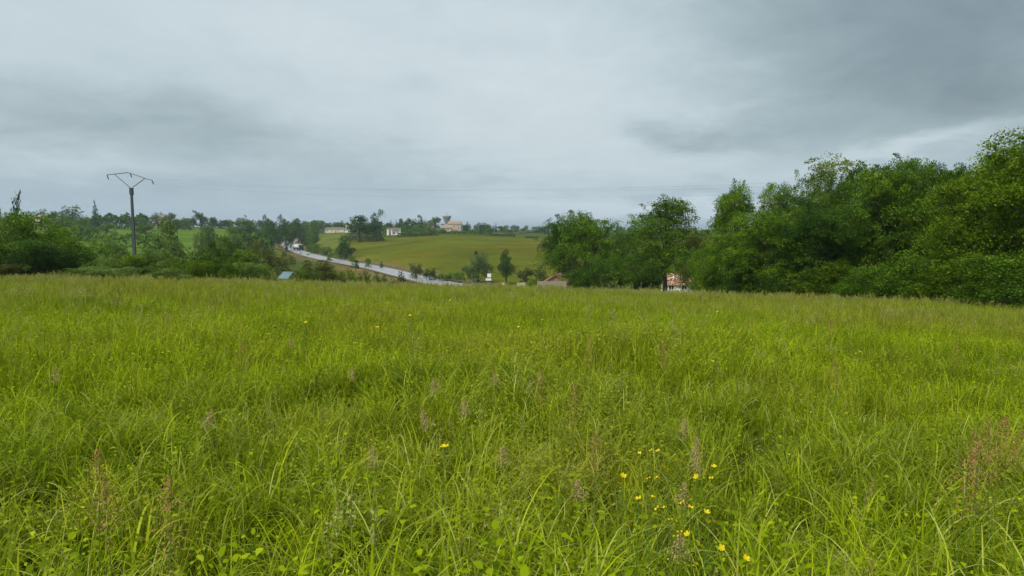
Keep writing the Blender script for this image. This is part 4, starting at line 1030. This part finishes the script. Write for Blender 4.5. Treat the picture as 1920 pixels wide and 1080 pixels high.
# the flower's height above the ground fixes how far away it stands
def ray_ground(px, row, hh):
    t = (540-row)/FPX; d = np.array([(px-960)/FPX, CP+t*SP, -SP+t*CP]); lo, hi = 0.5, 60.0
    s = lo
    while s < hi:
        p = np.array([0,0,EYE])+d*s
        if p[2] < h1(p[0], p[1]) + hh: return p
        s *= 1.01
    return p
def scatter():
    pits = []          # hollows where the sward has collapsed and the dark base shows
    for px, row, qr in ((785,795,.45),(515,990,.22),(470,1010,.2),(1490,965,.32),(1445,790,.3),(1690,770,.4),(250,1030,.2),(1410,835,.25),(1000,800,.2),(1130,700,.5),(640,740,.4),(1580,1010,.2),(1800,900,.25),(900,1000,.14),(120,880,.2),(380,760,.35),(1260,720,.4)):
        p = ray_ground(px, row, 0.25); pits.append((p[0], p[1], qr))
    rng = np.random.default_rng(5); P = []; R = []; S = []; I = []
    def zone(r0, r1, dens, ids, s0, s1, azm=46, thin=None):
        area = math.radians(azm)*(r1*r1-r0*r0); n = int(area*dens)
        r = np.sqrt(rng.uniform(r0*r0, r1*r1, n)); a = np.radians(rng.uniform(-azm, azm, n)); x = r*np.sin(a); y = r*np.cos(a)
        ok = in_field(x, y)
        if thin is not None: ok &= rng.random(n) < thin(x, y)
        pit = np.zeros(n)
        for (qx, qy, qr) in pits: pit = np.maximum(pit, np.exp(-((x-qx)**2+(y-qy)**2)/qr**2))
        ok &= rng.random(n) > pit*0.55
        x, y, pit = x[ok], y[ok], pit[ok]; n = len(x); h = hn(x, y)
        P.append(np.stack([x, y, H(x, y)-0.01], 1)); R.append(np.stack([rng.normal(0,.08,n), rng.normal(0,.08,n), rng.uniform(0,6.28,n)], 1))
        S.append(rng.uniform(s0, s1, n)*(0.62+0.62*h)*(1-0.5*pit)); I.append(rng.choice(ids, n))
    zone(0.8, 3.6, 52, near_t, .8, 1.12); zone(3.6, 7.5, 44, near_t, .85, 1.15)
    zone(7.0, 19, 22, mid_t, .85, 1.15); zone(18, 62, 7.5, far_t, .85, 1.15, 43)
    clump = lambda x, y: np.clip((np.sin(x*1.1+2*np.sin(y*.7))*np.sin(y*.9+x*.4)+.2), 0, 1)
    zone(1.6, 8, 2.4, seed_n, .75, 1.05, thin=clump); zone(8, 22, 2.0, seed_n, .85, 1.1, thin=clump); zone(18, 60, 0.35, seed_f, .8, 1.05, 43); zone(34, 60, 1.2, seed_f, .85, 1.1, 43)
    # rougher, strawy growth where the meadow meets the hedges
    def strip(x, y, ids, s0, s1):
        n = len(x); P.append(np.stack([x, y, H(x, y)-0.01], 1)); R.append(np.stack([rng.normal(0,.1,n), rng.normal(0,.1,n), rng.uniform(0,6.28,n)], 1)); S.append(rng.uniform(s0, s1, n)); I.append(rng.choice(ids, n))
    n = 900; x = rng.uniform(-44, -9, n); strip(x, rng.uniform(43.0, 47.5, n), drytuft+seed_f, .7, 1.35)
    n = 700; y = rng.uniform(28, 66, n); strip(np.interp(y, HEDGE[:,1], HEDGE[:,0])-np.abs(rng.normal(0, 1.1, n)), y, drytuft+far_t+seed_f, .7, 1.3)
    P, R, S, I = np.concatenate(P), np.concatenate(R), np.concatenate(S), np.concatenate(I)
    me = bpy.data.meshes.new('meadow_grass'); me.vertices.add(len(P)); me.vertices.foreach_set('co', P.astype(np.float32).ravel())
    a = me.attributes.new('rot', 'FLOAT_VECTOR', 'POINT'); a.data.foreach_set('vector', R.astype(np.float32).ravel())
    a = me.attributes.new('size', 'FLOAT', 'POINT'); a.data.foreach_set('value', S.astype(np.float32))
    a = me.attributes.new('pick', 'INT', 'POINT'); a.data.foreach_set('value', I.astype(np.int32))
    o = link('meadow_grass', me); tag(o, 'long green meadow grass with seed heads covering the foreground', 'grass', kind='stuff')
    g = bpy.data.node_groups.new('grass_scatter', 'GeometryNodeTree')
    g.interface.new_socket('Geometry', in_out='INPUT', socket_type='NodeSocketGeometry'); g.interface.new_socket('Geometry', in_out='OUTPUT', socket_type='NodeSocketGeometry')
    gi = g.nodes.new('NodeGroupInput'); go = g.nodes.new('NodeGroupOutput'); iop = g.nodes.new('GeometryNodeInstanceOnPoints'); ci = g.nodes.new('GeometryNodeCollectionInfo')
    ci.inputs['Collection'].default_value = TUFTS; ci.inputs['Separate Children'].default_value = True; ci.inputs['Reset Children'].default_value = True
    def attr(nm, ty):
        n = g.nodes.new('GeometryNodeInputNamedAttribute'); n.data_type = ty; n.inputs['Name'].default_value = nm; return n.outputs['Attribute']
    L = g.links.new
    L(gi.outputs[0], iop.inputs['Points']); L(ci.outputs[0], iop.inputs['Instance']); iop.inputs['Pick Instance'].default_value = True
    L(attr('pick', 'INT'), iop.inputs['Instance Index']); L(attr('rot', 'FLOAT_VECTOR'), iop.inputs['Rotation']); L(attr('size', 'FLOAT'), iop.inputs['Scale']); L(iop.outputs[0], go.inputs[0])
    md = o.modifiers.new('scatter', 'NODES'); md.node_group = g
scatter()

# ------------------------------------------------------------------ flowers and single weeds
M_PETAL = simple('buttercup_yellow', (0.56,0.45,0.008), 0.5, var=0.1, spec=0.1)
M_STEM = simple('green_stem', (0.10,0.17,0.02), 0.6)
M_RUST = simple('rusty_seed', (0.34,0.20,0.075), 0.95, var=0.35, scale=30, spec=0.0)
M_FAWN = simple('fawn_seed', (0.46,0.33,0.17), 0.95, var=0.3, scale=30, spec=0.0)
def buttercup_meshes():
    st = MB().tube([(0,0,0),(.02,0,.25),(.01,.01,.6)], [.002,.0018,.0015], 5).mesh('stem', M_STEM)
    f = MB()
    for k in range(5):
        a = 2*math.pi*k/5; c, s = math.cos(a), math.sin(a)
        def q(r, t, z): return (r*c - t*s, r*s + t*c, z)
        f.quad(q(.001,0,0), q(.007,-.006,.003), q(.014,-.005,.008), q(.0155,0,.009), q(.014,.005,.008), q(.007,.006,.003))
    f.tube([(0,0,0),(0,0,.004)], [.003,.0035], 6)
    return st, f.mesh('flower', M_PETAL)
BC = buttercup_meshes()
rb = random.Random(3)
cl = [(1157,853),(1163,895),(1173,893),(1160,906),(1173,913),(1195,851),(1212,900),(1228,897),(1203,936),(1228,934),(1228,956),(1207,973),(1183,990),(1265,864),(1279,868),(1245,876),(1250,884),(1288,885),(1308,897),(1334,877),(1333,897),(1285,920),(1283,943),(1292,955),(1329,961),(1326,983),(1249,953),(1263,977),(1272,1003),(1283,1002),(1268,1012),(1392,1049),(1310,1061),(1347,1028),(1220,845),(1230,846)]
sc_ = [(775,590),(782,589),(770,592),(710,614),(845,563),(960,608),(970,613),(1020,600),(1229,625),(1336,677),(1610,653),(1612,661),(1608,667),(1643,678),(1386,704),(1726,714),(1568,722),(979,560),(835,836),(1133,587),(547,602),(570,605),(132,614),(1700,697),(1345,584)]
for k, (px, row) in enumerate(cl + sc_):
    hh = rb.uniform(.60, .70); p = ray_ground(px, row, hh); gz = h1(p[0], p[1]); inc = k < len(cl); e = empty('buttercup', (p[0], p[1], gz), rb.uniform(0, 6.28))
    s = (p[2]-gz)/.6; e.scale = (s*.78, s*.78, s) if inc else (s*1.35, s*1.35, s)
    link('stem', BC[0], e); f = link('flower', BC[1], e); f.location = (.01,.01,.6); f.rotation_euler = (rb.uniform(-.6,.6), rb.uniform(-.6,.6), rb.uniform(0,6))
    if inc: tag(e, 'yellow buttercup in the thick cluster low right of the middle', 'flower', 'buttercups in the near cluster')
    else: tag(e, 'yellow buttercup scattered alone out in the meadow', 'flower', 'buttercups scattered over the meadow')

def weed_mesh(seed, kind):
    rng = np.random.default_rng(seed); h = 1.0
    st = MB().tube([(0,0,0),(.01,0,.5),(0,.01,1.0)], [.0035,.0025,.001], 5).mesh('stem', M_STEM)
    n = 560 if kind == 'sorrel' else 420; C = []
    for k in range(n):
        t = rng.random(); z = .62+.38*t if kind == 'sorrel' else .78+.22*t
        br = rng.integers(0, 9)*0.7; ln = (1-t)*(.17 if kind == 'sorrel' else .10)*rng.random(); C.append((math.cos(br+t*5)*ln, math.sin(br+t*5)*ln, z+ln*.8))
    C = np.array(C)+rng.normal(size=(n,3))*.005; D = unit(rng.normal(size=(n,3))+np.array([0,0,.8])); sz = rng.uniform(.006,.011,n) if kind == 'sorrel' else rng.uniform(.007,.013,n)
    me = leaves_mesh('seed_head', C, D, sz, sz*.6, np.full(n,.5), rng); me.materials[0] = M_RUST if kind == 'sorrel' else M_FAWN
    return st, me
SR = [weed_mesh(1,'sorrel'), weed_mesh(2,'sorrel')]; FG = [weed_mesh(3,'fog'), weed_mesh(4,'fog')]
Wd = [('s',190,905,'second rust red sorrel spike leaning on the dense lower left one'),('s',1895,800,'bushy rust brown sorrel hanging over the right edge of the photo'),('s',1865,780,'tall rust brown sorrel at the top of the reddish swath'),
 ('s',172,855,'dense rust red sorrel spike at the lower left'),('s',300,895,'fainter rust red sorrel spike right of the lower left one'),
 ('s',1405,585,'tall faint reddish sorrel in the right half of the meadow'),('s',1555,600,'reddish sorrel stem below the olive bush of the wood'),('s',1580,675,'rust sorrel spike on the right, below the middle of the meadow'),
 ('s',1125,810,'thin orange brown sorrel stem above the buttercup cluster'),('s',1245,635,'sorrel stem with a pale tan tip near the middle right'),('s',1108,636,'faint reddish sorrel right of the photo centre'),
 ('s',1800,640,'thin dark branching sorrel near the right edge'),('s',460,640,'thin reddish sorrel stem in the left half'),('s',318,585,'faint rusty sorrel patch in the far left of the meadow'),
 ('s',1655,580,'rusty sorrel near the foot of the right hand wood'),('s',1905,780,'rust brown sorrel head at the right edge'),('s',1880,790,'rust brown sorrel leaning left from the right edge'),('s',1850,808,'rust brown sorrel in the middle of the reddish swath'),('s',1820,825,'rust brown sorrel at the lower left of the reddish swath'),('s',1795,842,'lowest rust brown sorrel of the reddish swath'),('s',1012,690,'reddish leaning sorrel right of the photo centre'),('s',1070,720,'rusty sorrel below the leaning one near the centre'),
 ('f',1245,905,'large fawn seed head inside the buttercup cluster'),('f',1272,962,'fawn and rust seed head below the large fawn one'),('f',1338,826,'fawn fluffy seed head above the buttercups'),('f',1290,790,'pale fluffy seed head right of the photo centre'),('f',1365,842,'small pale seed head right above the buttercups'),
 ('f',870,742,'pale bunched seed head just below the photo centre'),('f',835,760,'brown tinged seed head left of the pale bunched one'),('f',808,712,'drooping pale seed head near the photo centre'),('f',925,690,'curved pale seed spike near the photo centre'),('f',1122,900,'fawn seed head left of the buttercup cluster'),
 ('f',665,690,'pale seed head left of the photo centre'),('f',560,632,'arched pale seed head in the left middle of the meadow'),('f',100,690,'pale flowering grass head at the left edge'),('f',345,770,'brown grass head in the lower left quarter'),('f',700,830,'brownish seed head in the lower middle left'),('f',925,845,'brown speckled seed head in the lower middle')]
for k, (kd, px, row, lb) in enumerate(Wd):
    hh = rb.uniform(.78,.92) if kd == 's' else rb.uniform(.58,.68)
    p = ray_ground(px, row, hh); gz = h1(p[0], p[1]); e = empty('sorrel' if kd == 's' else 'grass_seed_head', (p[0], p[1], gz), rb.uniform(0, 6.28)); s = p[2]-gz; e.scale = (s,)*3
    lean = .08 if kd == 's' else .22; e.rotation_euler = (rb.uniform(-lean,lean), rb.uniform(-lean,lean), rb.uniform(0,6)); src = (SR if kd == 's' else FG)[k % 2]
    link('stem', src[0], e); link('seed_head', src[1], e); tag(e, lb, 'wildflower' if kd == 's' else 'grass')

# ------------------------------------------------------------------ the damp air that pales the far ridge
def haze():
    m = bpy.data.materials.new('damp_air'); m.use_nodes = True; m.node_tree.nodes.clear(); N = NT(m.node_tree)
    v = N.n('ShaderNodeVolumePrincipled', ins={'Color': (0.72,0.84,0.95,1), 'Density': HAZE, 'Anisotropy': 0.2})
    o = N.n('ShaderNodeOutputMaterial'); m.node_tree.links.new(v.outputs[0], o.inputs['Volume'])
    b = MB().box(-9100,-9100,-18,9100,9100,45).build('haze', m); tag(b, kind='stuff')
HAZE = 0.00017
haze()
